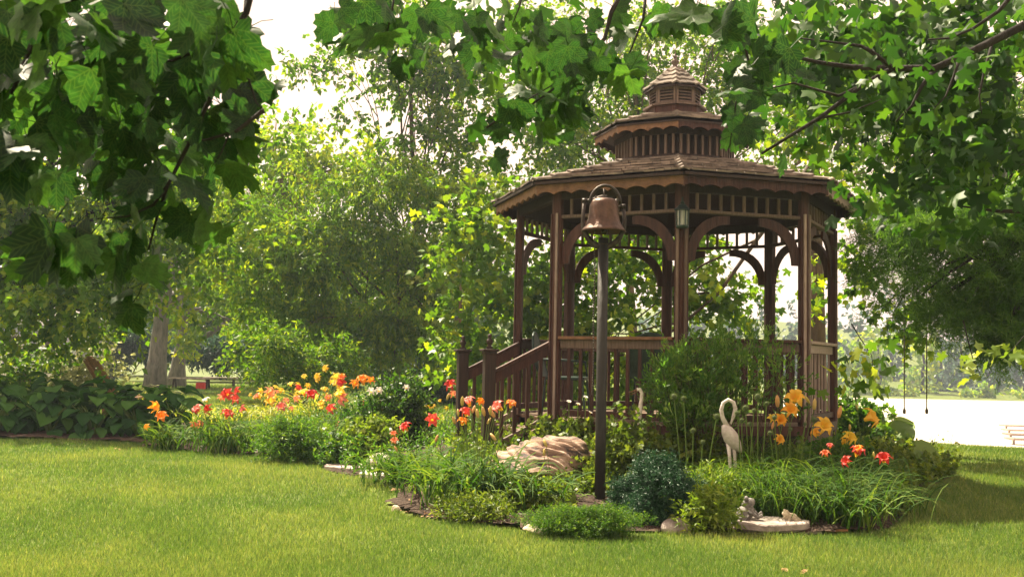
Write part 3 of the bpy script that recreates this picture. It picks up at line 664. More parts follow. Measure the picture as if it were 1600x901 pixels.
def slab(name, label, cat, pts, z0, th, mat, seed, group=None):
    rr = np.random.default_rng(seed); P = [gnd(*q) for q in pts]; c = np.mean(P, 0); pol = []
    for i in range(len(P)):
        a, b_ = P[i], P[(i+1) % len(P)]
        for k in range(4):
            q = a+(b_-a)*k/4-c; q = q*(1+rr.uniform(-.03, .03)); pol.append((q[0], q[1]))
    m = MB().prism(pol, -.02, th); o = m.obj(name, mat, bevel=.008, label=label, cat=cat, group=group); o.location = (c[0], c[1], hz(c[0], c[1])+z0); return o
slab('stone_slab', 'lower grey flagstone slab lying on the lawn edge under another slab', 'stone slab', [(1143, 829), (1180, 834), (1284, 834), (1286, 828), (1240, 819), (1150, 820)], .0, .035, 'stone_grey', 3, group='stacked flagstones')
slab('stone_slab', 'upper pinkish flagstone with the small frog sitting on it', 'stone slab', [(1148, 832), (1200, 838), (1262, 834), (1266, 829), (1215, 821), (1158, 820)], .048, .035, 'stone_grey', 5, group='stacked flagstones')
for k, (pts, lb) in enumerate((([(506, 735), (552, 736), (556, 729), (515, 727)], 'leftmost flat grey slab edging the lawn path'), ([(558, 737), (600, 740), (604, 732), (560, 730)], 'middle flat grey slab edging the lawn path'), ([(560, 747), (606, 750), (612, 742), (572, 740)], 'rightmost pale slab edging the lawn by the arching leaves'))):
    slab('edging_slab', lb, 'stone slab', pts, .01, .035, 'white_stone' if k == 2 else 'stone_grey', 30+k, group='edging slabs')
def frog(px, py, s, rz, label, mat):
    b = gnd(px, py); bm = bmesh.new()
    t = thing('frog_statue', label, 'statue', (b[0], b[1], b[2]+.06), rz)
    def ell(m, c, r3, k=12):
        m.lathe([(math.sin(math.pi*j/8)*1, -math.cos(math.pi*j/8)) for j in range(9)], k=k); n = k*9
        for i in range(len(m.v)-n, len(m.v)): q = m.v[i]; m.v[i] = (q[0]*r3[0]+c[0], q[1]*r3[1]+c[1]+q[0]*.0, q[2]*r3[2]+c[2])
    m = MB(); ell(m, (0, 0, s*.42), (s*.55, s*.42, s*.36)); ell(m, (-s*.42, 0, s*.72), (s*.34, s*.32, s*.24)); ell(m, (s*.35, 0, s*.25), (s*.45, s*.45, s*.24)); m.obj('body', mat, t, smooth=True)
    for sy in (-1, 1):
        m = MB(); ell(m, (-s*.45, sy*s*.2, s*.95), (s*.11, s*.1, s*.11), 8); m.obj('eye', mat, t, smooth=True)
        m = MB(); m.tube([(-s*.3, sy*s*.35, s*.45), (-s*.42, sy*s*.45, s*.2), (-s*.5, sy*s*.45, 0), (-s*.72, sy*s*.5, 0)], [s*.13, s*.1, s*.08, s*.1], 8); m.obj('front_leg', mat, t, smooth=True)
        m = MB(); m.tube([(s*.4, sy*s*.4, s*.25), (-s*.05, sy*s*.62, s*.3), (s*.35, sy*s*.6, s*.05), (-s*.1, sy*s*.72, 0)], [s*.2, s*.17, s*.1, s*.12], 8); m.obj('hind_leg', mat, t, smooth=True)
frog(1236, 828, .10, .2, 'small cream frog figure sitting on the upper flagstone', 'stone_cream')
fg = gnd(1170, 812)
frog(1170, 826, .17, .1, 'speckled grey frog figure leaning up behind the flagstones', 'stone_dark')
o = bpy.data.objects['frog_statue.001']; o.rotation_euler = (0, R_(32), 2.9)
# white long necked bird with its head tucked down
Yb = 9.3; b = at(1140, 740, Yb); gb = hz(b[0], Yb)
def pw(px, py, Y, dy=0): return at(px, py, Y)+np.array([0, dy, 0])
BD = thing('bird_statue', 'white stone wading bird with looped neck bent down among the flowers', 'statue', (b[0], Yb, gb)); org = np.array([b[0], Yb, gb])
k = Yb/FPX
neck = [(1137, 668), (1129, 652), (1127, 640), (1130, 629), (1138, 624), (1146, 628), (1149, 638), (1146, 650), (1142, 662)]
m = MB(); m.tube([at(x, y, Yb)-org for x, y in neck], [4.4*k, 3.4*k, 3*k, 2.8*k, 2.9*k, 3.1*k, 3.3*k, 2.6*k, 1.2*k], 10); m.obj('neck', 'white_stone', BD, smooth=True)
body = [(1131, 663), (1136, 672), (1142, 683), (1150, 696), (1158, 706)]
m = MB(); m.tube([at(x, y, Yb)-org for x, y in body], [4*k, 9.5*k, 12*k, 9*k, 2*k], 14); m.obj('body', 'white_stone', BD, smooth=True)
for s, (x0, x1) in enumerate(((1138, 1142), (1146, 1152))):
    m = MB(); m.tube([at(x0, 690, Yb)-org, at(x0+2, 712, Yb)-org, np.array([(x1-1140)*k, (s-.5)*.06, -.03])], [4*k, 2.6*k, 2.2*k], 8); m.obj('leg', 'white_stone', BD, smooth=True)
# second slim bird near the gazebo edge
Y2 = 9.95; b2 = at(1000, 690, Y2); g2 = hz(b2[0], Y2); k = Y2/FPX; org = np.array([b2[0], Y2, g2])
B2 = thing('bird_statue', 'slim cream heron figure with beak pointing left beside the gazebo floor', 'statue', tuple(org))
m = MB(); m.tube([at(x, y, Y2)-org for x, y in ((999, 672), (998, 655), (1000, 640), (1002, 625), (1003, 614), (1000, 608), (995, 608))], [4.6*k, 4*k, 3.4*k, 2.8*k, 2.6*k, 3.2*k, 2.6*k], 10); m.obj('neck', 'white_stone', B2, smooth=True)
m = MB(); m.tube([at(x, y, Y2)-org for x, y in ((996, 608), (989, 611), (982, 613))], [1.8*k, 1.1*k, .4*k], 6); m.tube([at(x, y, Y2)-org for x, y in ((996, 611), (989, 615), (983, 616))], [1.2*k, .9*k, .3*k], 6); m.obj('beak', 'wood_tan', B2)
m = MB(); m.tube([at(x, y, Y2)-org for x, y in ((998, 664), (1001, 676), (1007, 688), (1014, 698))], [4*k, 8*k, 9*k, 2*k], 12); m.obj('body', 'white_stone', B2, smooth=True)
for s in (-1, 1): MB().tube([at(1004+s*3, 690, Y2)-org, np.array([.03+s*.02, 0, -.03])], 1.6*k, 6).obj('leg', 'white_stone', B2)
# ================================================================ bed plants
def blades(n, L, wd, r, arch=1., spread=.10, seg=6, base=(0, 0, 0), lean=(0, 0), Lj=.35):
    az = r.random(n)*6.283; L_ = L*(1-Lj*r.random(n)); el0 = R_(88)-r.random(n)*R_(38)*arch; dcl = (R_(95)+r.random(n)*R_(60))*arch
    P = np.zeros((n, 3)); P[:, 0] = r.normal(size=n)*spread+base[0]; P[:, 1] = r.normal(size=n)*spread*.7+base[1]; P[:, 2] = base[2]-.01
    D = np.stack([np.cos(az), np.sin(az)], -1); rows = []
    side = np.stack([-np.sin(az), np.cos(az), np.zeros(n)], -1)
    tw = r.normal(size=n)*.3
    for s in range(seg+1):
        t = s/seg; w_ = wd*(1-.15*r.random(n))*(min(1, .6+t*2) if t < .5 else (1-t)**.7*1.6+.02)
        fold = side*(w_*.5)[:, None]; fold[:, 2] += w_*.3*np.sin(tw+t)
        rows.append(np.stack([P-fold, P+fold], 1))
        el = el0-dcl*(t**1.6); st = L_/seg
        P = P+np.stack([D[:, 0]*np.cos(el)*st+lean[0]*st*t, D[:, 1]*np.cos(el)*st+lean[1]*st*t, np.sin(el)*st], -1); P[:, 2] = np.maximum(P[:, 2], base[2]+.01)
    V = np.stack(rows, 1).reshape(-1, 3); k = 2*(seg+1)
    f = np.array([[2*s, 2*s+1, 2*s+3, 2*s+2] for s in range(seg)]); F = (np.arange(n)*k)[:, None, None]+f[None]
    return V, F.reshape(-1, 4), np.repeat(r.random(n), k)
def flower_mesh(seed, openness=1.):
    r = np.random.default_rng(seed); m = MB(); mi = []
    for p in range(6):
        a = p*math.pi/3+r.normal()*.06; wd = .46 if p % 2 else .32; V = []; n = 6
        for s in range(n+1):
            t = s/n; rad = .05+.62*t**1.3*openness; z = .75*math.sin(min(t*1.5, 1.15)*1.35)**1*(1) - (.45*max(0, t-.6)/.4)*openness
            ww = wd*math.sin(math.pi*min(1, .08+t*.98))**.7*(1+.06*r.normal())
            rf = .07*math.sin(s*2.4+p)
            for q in (-1, 0, 1):
                V.append((rad*math.cos(a)-q*ww*.5*math.sin(a), rad*math.sin(a)+q*ww*.5*math.cos(a), z+(0 if q == 0 else .06+rf)))
        F = []
        for s in range(n):
            for q in (0, 1):
                F.append((3*s+q, 3*s+q+1, 3*s+q+4, 3*s+q+3)); mi.append(0 if s >= 1 else 1)
        m.add(V, F)
    me = m.mesh('flower', True); me.materials.append(MAT['petal_orange']); me.materials.append(MAT['throat'])
    me.polygons.foreach_set('material_index', np.array(mi, dtype=np.int32)); return me
FL = {}
for colr in ('amber', 'orange', 'red', 'pink', 'yellow', 'salmon', 'white'):
    for v in range(3):
        me = flower_mesh(v*7+len(colr), (1, .85, 1.1)[v]); me.materials[0] = MAT['petal_'+colr]; FL[colr, v] = me
mb = MB().lathe([(0, 0), (.10, .06), (.15, .4), (.13, .75), (.05, .98), (0, 1)], k=6); BUD = mb.mesh('bud', True); BUD.materials.append(MAT['bud'])
stamen = None
DLN = [0]
def daylily(px, py, hpx, n, label, flowers=(), mat='blade_green', wd=.017, arch=1., buds=(), seed=None, spread=.11, group='daylilies in the flower bed', lean=(0, 0), ssz=1., cat='daylily', name='daylily', minY=None):
    DLN[0] += 1; r = np.random.default_rng(seed or 100+DLN[0]); b = gnd(px, py); Y = b[1]; k = Y/FPX
    t = thing(name, label, cat, tuple(b), group=group)
    L = hpx*k*1.35
    V, F, W = blades(n, L, wd, r, arch, spread, lean=lean); link('foliage', mesh_np('foliage', V, F, W, True), mat, t, kind='stuff')
    for j, fl in enumerate(flowers):
        fx, fy, col_ = fl[:3]; s = (fl[3] if len(fl) > 3 else 24)*k*.78*ssz; dy = fl[4] if len(fl) > 4 else r.uniform(-.15, .12)
        p = at(fx, fy, Y+dy)-b
        st = np.array([p[0]*.25+r.normal()*.04, p[1]*.3, 0]); mid_ = (st+p)/2+np.array([r.normal()*.03-.1*p[0], 0, .06])
        MB().tube([st, mid_, p-np.array([0, 0, s*.1])], [.004, .0035, .003], 5, cap=False).obj('stem', 'stem', t, smooth=True)
        o = link('flower', FL[col_, r.integers(3)], None, t); o.location = p; o.scale = (s, s, s)
        o.rotation_euler = (R_(r.uniform(25, 80)), 0, R_(r.uniform(-65, 65)))
    for j, (fx, fy, ln) in enumerate(buds):
        p = at(fx, fy, Y+r.uniform(-.1, .1))-b; st = np.array([p[0]*.3, p[1]*.3, 0])
        MB().tube([st, (st+p)/2+np.array([-.06*p[0], 0, .04]), p], [.004, .0035, .003], 5, cap=False).obj('stem', 'stem', t, smooth=True)
        o = link('bud', BUD, None, t); o.location = p; s = ln*k; o.scale = (s*1.2, s*1.2, s); o.rotation_euler = (r.normal()*.25, r.normal()*.35, 0)
    return t
# left group
daylily(262, 704, 58, 110, 'daylily with two orange flowers at the end of the dark hostas', [(236, 636, 'orange', 20), (253, 655, 'orange', 24), (312, 664, 'salmon', 14), (232, 668, 'orange', 12)], wd=.02)
daylily(232, 640, 50, 26, 'thin yellow green arching blades rising above the hostas near the grey trunk', [], mat='blade_yellow', wd=.02, name='grass_clump', cat='grass clump', spread=.25)
daylily(350, 708, 78, 150, 'daylily with deep pink flowers in front of the bright lawn strip', [(353, 654, 'red', 26), (357, 617, 'red', 22), (366, 628, 'red', 18), (330, 640, 'red', 18), (386, 640, 'pink', 18), (376, 612, 'red', 16), (312, 643, 'pink', 20), (300, 667, 'salmon', 14), (343, 624, 'salmon', 14), (324, 628, 'white', 13), (308, 646, 'red', 14)], wd=.02, spread=.2)
daylily(425, 708, 70, 150, 'daylily with pale peach and yellow flowers left of the yellow flower mass', [(424, 631, 'yellow', 20), (416, 615, 'salmon', 22), (440, 640, 'pink', 20), (462, 609, 'red', 16), (405, 622, 'salmon', 14), (446, 628, 'salmon', 12)], wd=.02, spread=.2, buds=[(410, 690, 16)])
daylily(470, 714, 84, 150, 'daylily with a red eyed pink flower beside yellow blooms', [(487, 622, 'red', 22), (477, 619, 'yellow', 20), (466, 625, 'salmon', 14), (506, 634, 'yellow', 18), (513, 622, 'salmon', 13), (455, 640, 'salmon', 10)], wd=.02, spread=.22)
daylily(530, 700, 78, 120, 'daylily with a pink and red flower over lime leaves', [(544, 626, 'pink', 24), (541, 618, 'yellow', 26), (564, 635, 'salmon', 16), (520, 640, 'red', 18), (532, 665, 'red', 14), (547, 685, 'red', 10), (505, 640, 'yellow', 12)], wd=.02, spread=.2)
daylily(512, 672, 90, 90, 'tall daylily carrying one yellow flower above all others', [(512, 577, 'yellow', 14), (500, 590, 'yellow', 16), (524, 590, 'yellow', 16)], wd=.018, spread=.15)
daylily(555, 676, 74, 90, 'tall daylily with red orange blooms behind the pink flowers', [(541, 598, 'red', 24), (551, 603, 'orange', 18), (536, 592, 'orange', 16)], wd=.018, spread=.15)
daylily(580, 672, 66, 60, 'daylily with one orange spidery bloom beside the white roses', [(568, 601, 'orange', 26), (577, 596, 'orange', 16)], wd=.018)
ym = [(r_ := np.random.default_rng(5))]
yf = [(x, y, c, 13, None) for x, y, c in ()]
def scatter(n, x0, x1, y0, y1, cols, s0, s1, seed):
    r = np.random.default_rng(seed); return [(r.uniform(x0, x1), r.uniform(y0, y1)+ (12*abs((i/n)-.5)), cols[r.integers(len(cols))], r.uniform(s0, s1), r.uniform(-.5, .4)) for i in range(n)]
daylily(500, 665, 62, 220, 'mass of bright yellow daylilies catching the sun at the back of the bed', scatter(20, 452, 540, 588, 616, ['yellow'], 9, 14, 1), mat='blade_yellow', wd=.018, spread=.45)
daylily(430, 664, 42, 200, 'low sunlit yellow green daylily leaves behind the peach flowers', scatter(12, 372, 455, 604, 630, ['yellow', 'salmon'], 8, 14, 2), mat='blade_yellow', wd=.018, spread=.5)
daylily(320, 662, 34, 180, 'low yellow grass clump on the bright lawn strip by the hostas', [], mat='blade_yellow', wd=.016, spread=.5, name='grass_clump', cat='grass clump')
daylily(705, 690, 76, 70, 'daylily with one red flower left of the far stair post', [(705, 604, 'red', 20), (707, 618, 'salmon', 14)], wd=.018, buds=[(698, 625, 12)])
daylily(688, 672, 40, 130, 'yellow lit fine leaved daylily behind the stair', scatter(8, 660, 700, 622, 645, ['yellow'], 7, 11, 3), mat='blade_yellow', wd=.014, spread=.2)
# middle group
daylily(640, 752, 66, 260, 'grey green daylily with arching blades and red blooms above the edging slabs', [(637, 672, 'red', 22), (675, 657, 'red', 24), (617, 692, 'salmon', 16), (615, 680, 'salmon', 12)], wd=.019, spread=.2, arch=1.1, buds=[(621, 705, 10), (680, 690, 12)], lean=(-.25, 0))
daylily(745, 795, 108, 330, 'largest daylily clump with pink red blooms in front of the stair posts', [(735, 634, 'pink', 26, .3), (728, 650, 'red', 24, .3), (722, 664, 'orange', 22, .25), (748, 630, 'orange', 18, .4), (785, 640, 'pink', 28, .2), (797, 637, 'orange', 22, .2), (800, 634, 'salmon', 16, .2), (775, 636, 'red', 16, .3)], wd=.021, spread=.24,
        buds=[(722, 634, 16), (711, 662, 14), (757, 650, 16), (766, 648, 14), (773, 652, 18), (747, 653, 15), (775, 688, 16), (738, 645, 13), (761, 662, 12), (716, 650, 12)])
daylily(690, 770, 78, 220, 'dense green daylily leaves spilling over the bare mulch patch', [], wd=.019, spread=.2)
daylily(866, 786, 60, 60, 'short arching blades in front of the boulder by the bell post', [], wd=.02, arch=1.15, buds=[(854, 698, 14), (850, 712, 12)])
daylily(800, 780, 46, 60, 'small tuft of arching blades at the left foot of the boulder', [], wd=.018, arch=1.1)
daylily(862, 662, 34, 30, 'small upright tuft of blades at the corner post of the gazebo', [], wd=.022, arch=.8)
# right group
daylily(1328, 826, 88, 120, 'daylily with red and orange blooms and tall blades at the right front corner', [(1337, 713, 'red', 28), (1327, 722, 'red', 20), (1343, 706, 'orange', 18), (1381, 722, 'red', 26), (1290, 712, 'salmon', 16), (1297, 700, 'pink', 14)], wd=.021, spread=.12, arch=.9, buds=[(1366, 715, 10)])
daylily(1390, 800, 66, 80, 'loose arching daylily leaves over bare soil at the right edge', [], wd=.016, spread=.18)
daylily(1230, 778, 80, 150, 'orange daylily with clustered bright blooms behind the white bird', [(1243, 628, 'amber', 34), (1232, 645, 'amber', 28), (1215, 658, 'amber', 26), (1222, 662, 'amber', 20), (1212, 688, 'amber', 22), (1205, 655, 'yellow', 16)], wd=.018, spread=.2, ssz=1.02, buds=[(1215, 636, 20), (1265, 630, 14), (1272, 640, 18), (1206, 670, 12)])
daylily(1290, 780, 78, 150, 'orange daylily with two ragged blooms in the middle of the right bed', [(1283, 668, 'amber', 30), (1279, 680, 'amber', 20), (1322, 688, 'yellow', 26), (1316, 694, 'yellow', 16)], wd=.018, spread=.2, ssz=1.02, buds=[(1310, 653, 20), (1328, 672, 12)])
daylily(1352, 770, 72, 120, 'orange daylily with the rightmost orange bloom beside the big hosta leaves', [(1350, 656, 'amber', 32)], wd=.018, spread=.18, ssz=1.02, buds=[(1340, 640, 10)])
for k_, (x, y, h, lb) in enumerate(((1150, 790, 84, 'soft mound of thin leaves above the flagstones'), (1215, 800, 104, 'thin leaved mound directly behind the small frog figure'), (1270, 808, 112, 'thin leaved mound left of the tall right corner blades'), (1190, 745, 74, 'thin leaved mound behind the legs of the white bird'), (1100, 735, 50, 'thin leaved mound between the dwarf spruce and the bird'))):
    daylily(x, y, h, 800, lb, [], wd=.007, spread=.28, arch=1.05, name='fine_leaved_plant', cat='garden plant', group='fine leaved mounds in the right bed')
# leafy clumps made of small leaves
def leafy(name, label, cat, px, py, wpx, hpx, size, T, mat, seed, cover=5, up=.5, group=None, dY=0, L=.18, depth=.8, stems=0, parts=None, droop=.1, per=8, shell=.2, out=.7, Y=None):
    b = gnd(px, py); Y = Y or b[1]+dY
    r = np.random.default_rng(seed+1)
    if Y != b[1]: b = at(px, py, Y); b = np.array([b[0], Y, hz(b[0], Y)])
    k = Y/FPX; r = np.random.default_rng(seed); t = thing(name, label, cat, tuple(b), group=group)
    ztop = at(px, py-hpx, Y)[2]-b[2]
    me = crown_mesh('foliage', [((0, 0, ztop*.38), (wpx*k*.5, wpx*k*.5*depth, ztop*.62), cover), ((wpx*k*r.uniform(-.2, .2), 0, ztop*.6), (wpx*k*.24, wpx*k*.24*depth, ztop*.42), cover*.8), ((wpx*k*r.uniform(-.3, .3), 0, ztop*.45), (wpx*k*.22, wpx*k*.22*depth, ztop*.45), cover*.8)], size, T, r, L=L, per=per, droop=droop, up=up, out=out, noise=.5, shell=shell)
    link('foliage', me, mat, t, kind='stuff')
    for s in range(stems):
        a = r.random()*6.28; MB().tube([(0, 0, -.05), (math.cos(a)*wpx*k*.12, math.sin(a)*wpx*k*.1, ztop*.4), (math.cos(a)*wpx*k*.3, math.sin(a)*wpx*k*.25, ztop*.85)], [.012, .008, .004], 5).obj('stem', 'bark_brown', t)
    return t, k, ztop
t, k, _ = leafy('rose_bush', 'dark green rose bush with two white blooms at the back of the bed', 'shrub', 612, 706, 110, 108, .06, T_DIAMOND, 'leaf_hosta_mass' if 'leaf_hosta_mass' in MAT else 'leaf_dark', 41, cover=4, stems=5)
bb = np.array(t.location)
for (x, y, s) in ((579, 613, 12), (591, 612, 12), (634, 607, 10)):
    o = link('flower', FL['white', 0], None, t); o.location = at(x, y, bb[1]-.5)-bb; o.scale = (s*k*.9,)*3; o.rotation_euler = (1.1, 0, .3)
leafy('lime_perennial', 'rounded lime green leafy plant in front of the pink flower', 'garden plant', 572, 722, 100, 62, .05, T_LOBE, 'leaf_lime', 42, cover=4, L=.12)
leafy('leafy_perennial', 'low dark leafy plant above the grey rock and slabs', 'garden plant', 540, 728, 76, 44, .04, T_LOBE, 'leaf_bush', 43, cover=4, L=.1)
leafy('leafy_perennial', 'dense bushy green plant left of the grey rock on the lawn edge', 'garden plant', 465, 722, 110, 62, .05, T_LANCE, 'leaf_bush', 44, cover=4, L=.15)
leafy('leafy_perennial', 'small weedy leafy plant under the big daylily at the lawn edge', 'garden plant', 745, 815, 110, 34, .04, T_LANCE, 'leaf_ground', 45, cover=4, L=.1)
leafy('leafy_perennial', 'light leafy plant left of the creeping mound and boulder', 'garden plant', 810, 798, 70, 50, .035, T_LOBE, 'leaf_lime', 46, cover=3, L=.1)
leafy('creeping_mound', 'fine textured bright green creeping mound at the foot of the bell post', 'garden plant', 910, 838, 168, 44, .017, T_LANCE, 'leaf_bush', 47, cover=7, L=.05, up=.8, depth=.45)
t, k, _ = leafy('dwarf_spruce', 'dense blue green dwarf spruce right of the bell post', 'dwarf conifer', 1038, 822, 98, 96, .026, T_LANCE, 'leaf_spruce', 48, cover=9, L=.09, up=.3, out=1.2, depth=.7, shell=.5)
leafy('dwarf_spruce', 'smaller lobe of blue green dwarf spruce touching the bell post', 'dwarf conifer', 984, 808, 50, 54, .026, T_LANCE, 'leaf_spruce', 49, cover=8, L=.08, up=.3, out=1.2, depth=.7, shell=.5)
for k_, (x, y, w_, h, lb) in enumerate(((1105, 832, 80, 62, 'pale leafy plant at the lawn edge right of the rounded rock'), (1128, 806, 50, 60, 'pale toothed leaf plant left of the grey frog figure'), (1095, 790, 60, 50, 'bright leafy sprigs beside the dwarf spruce'), (1200, 812, 50, 30, 'low leaves between the two frog figures'))):
    leafy('leafy_perennial', lb, 'garden plant', x, y, w_, h, .06, T_LANCE, 'leaf_lime' if k_ != 3 else 'leaf_bush', 50+k_, cover=3, L=.12, up=.35, group='toothed leaf perennials')
for k_, (x, y, w_, h, lb, mt) in enumerate(((985, 758, 120, 92, 'leafy yellow green clump right of the bell post by the slim bird', 'leaf_ground'), (1075, 745, 100, 80, 'leafy clump above the dwarf spruce', 'leaf_ground'), (880, 722, 110, 62, 'leafy clump behind the boulder under the corner post', 'leaf_ground'), (1300, 765, 120, 70, 'leafy dark clump under the ragged orange blooms', 'leaf_bush'), (1372, 785, 60, 38, 'leafy clump under the rightmost red bloom', 'leaf_bush'))):
    leafy('leafy_perennial', lb, 'garden plant', x, y, w_, h, .05, T_LOBE, mt, 150+k_, cover=3.2, L=.16, up=.5, group='leafy clumps in the middle bed')
def groundcover():
    r = np.random.default_rng(60); n = 5200; P0 = np.array([gnd(*q)[:2] for q in ((780, 745), (1000, 812), (1240, 760), (1420, 770))])
    X = r.uniform(-.6, 5.2, n); Y = r.uniform(8.6, 13.2, n)
    ok = inpoly(X, Y, bedw) & (np.hypot(X-GC[0], Y-GC[1]) > 1.95) & (Y > 8.55+.12*np.abs(X-1.6)) & ~((np.abs(X-BPP[0]) < .28) & (Y < BPP[1]+.1)); X = X[ok]; Y = Y[ok]; n = len(X)
    hh = .06+.1*r.random(n)+.10*sm(8.8, 10.3, Y)
    P = np.stack([X, Y, H(X, Y)+.02], -1); D = nrm(np.stack([r.normal(size=n)*.5, r.normal(size=n)*.5, np.ones(n)], -1))
    cl = [cloud(P, D*hh[:, None]/.12, .13, 12, .042, T_LOBE, r, droop=0, spread=1, upn=1.2, axis_down=0)]
    V, F, W = joincl(cl); link('ground_cover', mesh_np('ground_cover', V, F, W), 'leaf_ground', kind='stuff')
    n = 1500; X = r.uniform(-5.8, .2, n); Y = r.uniform(10, 18, n); ok = inpoly(X, Y, bedw); X = X[ok]; Y = Y[ok]; n = len(X)
    P = np.stack([X, Y, H(X, Y)], -1); D = nrm(np.stack([r.normal(size=n)*.5, r.normal(size=n)*.5, np.ones(n)], -1))
    V, F, W = joincl([cloud(P, D, .28, 12, .07, T_LANCE, r, droop=0, spread=1, upn=1., axis_down=0)]); link('ground_cover', mesh_np('ground_cover', V, F, W), 'leaf_bush', kind='stuff')
groundcover()
# tall willow leaved shrub before the gazebo
def willow_shrub():
    Y = 10.0; b = np.array([at(1130, 700, Y)[0], Y, hz(at(1130, 700, Y)[0], Y)]); t = thing('tall_shrub', 'tall feathery green shrub growing in front of the gazebo railing', 'shrub', tuple(b))
    k = Y/FPX; r = np.random.default_rng(70); B = []
    for (x, y, w_, h, c) in ((1035, 610, 28, 36, 3), (1050, 580, 26, 34, 3), (1085, 570, 34, 34, 3.4), (1090, 620, 40, 40, 4), (1125, 550, 30, 28, 2.6), (1150, 565, 36, 32, 2.2), (1190, 545, 30, 26, 1.6), (1205, 580, 28, 30, 1.3), (1130, 610, 34, 34, 2.6), (1060, 645, 40, 34, 3.4), (1110, 655, 40, 30, 3), (1170, 620, 34, 34, 1.2), (1235, 580, 18, 30, .9), (1225, 630, 26, 34, .9), (1245, 655, 16, 26, .9), (1165, 520, 18, 14, .9)):
        B.append((at(x, y, Y)-b, (w_*k, .35, h*k), c*.6))
    link('foliage', crown_mesh('foliage', B, .055, T_LANCE, r, L=.16, per=12, droop=.02, up=.6, out=.35, noise=.35, shell=.1, axis_down=-.35, spread=.5), 'leaf_willow', t, kind='stuff')
    for i in range(34):
        x = r.uniform(1030, 1240); e = at(x, r.uniform(535, 590), Y+r.uniform(-.2, .2))-b; s = np.array([e[0]*.45, r.uniform(-.15, .15), -.05]); MB().tube([s, (s+e)/2+r.normal(size=3)*.03, e], [.004, .003, .002], 4, cap=False).obj('stem', 'bark_mid', t)
willow_shrub()
# globe thistles with spiky ball heads
gb_m = MB()
for i in range(60):
    a = i*2.39996; z = 1-2*(i+.5)/60; rr = math.sqrt(1-z*z); d = np.array([rr*math.cos(a), rr*math.sin(a), z]); s_ = np.cross(d, [0.3, .5, .8]); s_ /= np.linalg.norm(s_)
    gb_m.add([d*.45-s_*.07, d*.45+s_*.07, d*1.05], [(0, 1, 2)])
GB = gb_m.lathe([(math.sin(math.pi*j/6)*.6, -math.cos(math.pi*j/6)*.6) for j in range(7)], k=8).mesh('flower_head'); GB.materials.append(MAT['leaf_cream'])
for lb, base, heads in (('globe thistle stems left of the looped neck bird statue', (1085, 790), [(1053, 619, 5), (1068, 622, 4), (1083, 672, 4), (1120, 650, 4.5), (1098, 690, 3.5)]),
                        ('globe thistle stems just right of the looped neck bird statue', (1175, 790), [(1165, 637, 5), (1152, 645, 4), (1159, 656, 3.5), (1178, 641, 3.5), (1184, 619, 5), (1198, 630, 3.5), (1172, 662, 3.5)]),
                        ('globe thistle stems under the clustered orange blooms', (1240, 795), [(1210, 652, 4), (1235, 670, 3.5), (1258, 662, 3), (1272, 655, 4), (1203, 676, 3.5), (1248, 690, 3.5)])):
    b = gnd(*base); t = thing('globe_thistle', lb, 'globe thistle', tuple(b), group='globe thistles'); r = np.random.default_rng(int(base[0])); k = b[1]/FPX
    for (x, y, s) in heads:
        p = at(x, y, b[1]+r.uniform(-.1, .1))-b; s0 = np.array([p[0]*.5, p[1]*.4, 0]); MB().tube([s0, (s0+p)/2+np.array([r.normal()*.02, 0, 0]), p], [.006, .005, .004], 5, cap=False).obj('stem', 'stem', t)
        o = link('flower_head', GB, None, t); o.location = p; o.scale = (s*k*1.5,)*3
    V, F, W = cloud(r.normal(size=(30, 3))*[.15, .1, .02], nrm(r.normal(size=(30, 3))*.3+[0, 0, 1]), .3, 10, .05, T_LANCE, r); link('foliage', mesh_np('foliage', V, F, W), 'leaf_bush', t, kind='stuff')
# white daisies by the gazebo
for lb, base, fl, s in (('two tall white daisies left of the bell pole', (905, 738), [(889, 628), (915, 621), (922, 645), (903, 632)], 11),
                     ('row of small white flowers along the gazebo floor edge', (1000, 738), [(x, 661+(i % 3)*2) for i, x in enumerate(range(955, 1036, 7))], 9)):
    b = gnd(*base); t = thing('white_daisy', lb, 'daisy', tuple(b), group='white daisies'); r = np.random.default_rng(base[0]); k = b[1]/FPX
    for (x, y) in fl:
        p = at(x, y, b[1]+r.uniform(-.08, .08))-b; MB().tube([(p[0]*.9, p[1], 0), p], .004, 4, cap=False).obj('stem', 'stem', t)
        o = link('flower', FL['white', 1], None, t); o.location = p; o.scale = (s*k*.7, s*k*.7, s*k*.3); o.rotation_euler = (.5, r.normal()*.2, r.random()*3)
# hostas: every leaf a part
def hosta_leaf(seed, wl=.75):
    r = np.random.default_rng(seed); m = MB(); nu, nv = 10, 7; V = []
    for i in range(nv+1):
        t = i/nv; w_ = wl*.5*math.sin(math.pi*min(1, t**.72))**.8*(1 if t < 1 else 0)+.002
        for j in range(nu+1):
            u_ = (j/nu-.5)*2; V.append((u_*w_, t, .10*abs(u_)*(1-t*.3)+.10*math.sin(t*3.0)-.32*t*t+.009*(-1)**j+.012*math.sin(t*11+j)))
    F = [(i*(nu+1)+j, i*(nu+1)+j+1, (i+1)*(nu+1)+j+1, (i+1)*(nu+1)+j) for i in range(nv) for j in range(nu)]
    return m.add(V, F).mesh('leaf', True)
HL = [hosta_leaf(i, .74+.06*i) for i in range(4)]
HLL = [hosta_leaf(i+9, .8+.05*i) for i in range(3)]
for me in HL: me.materials.append(MAT['leaf_hosta'])
for me in HLL: me.materials.append(MAT['leaf_hosta_lime'])
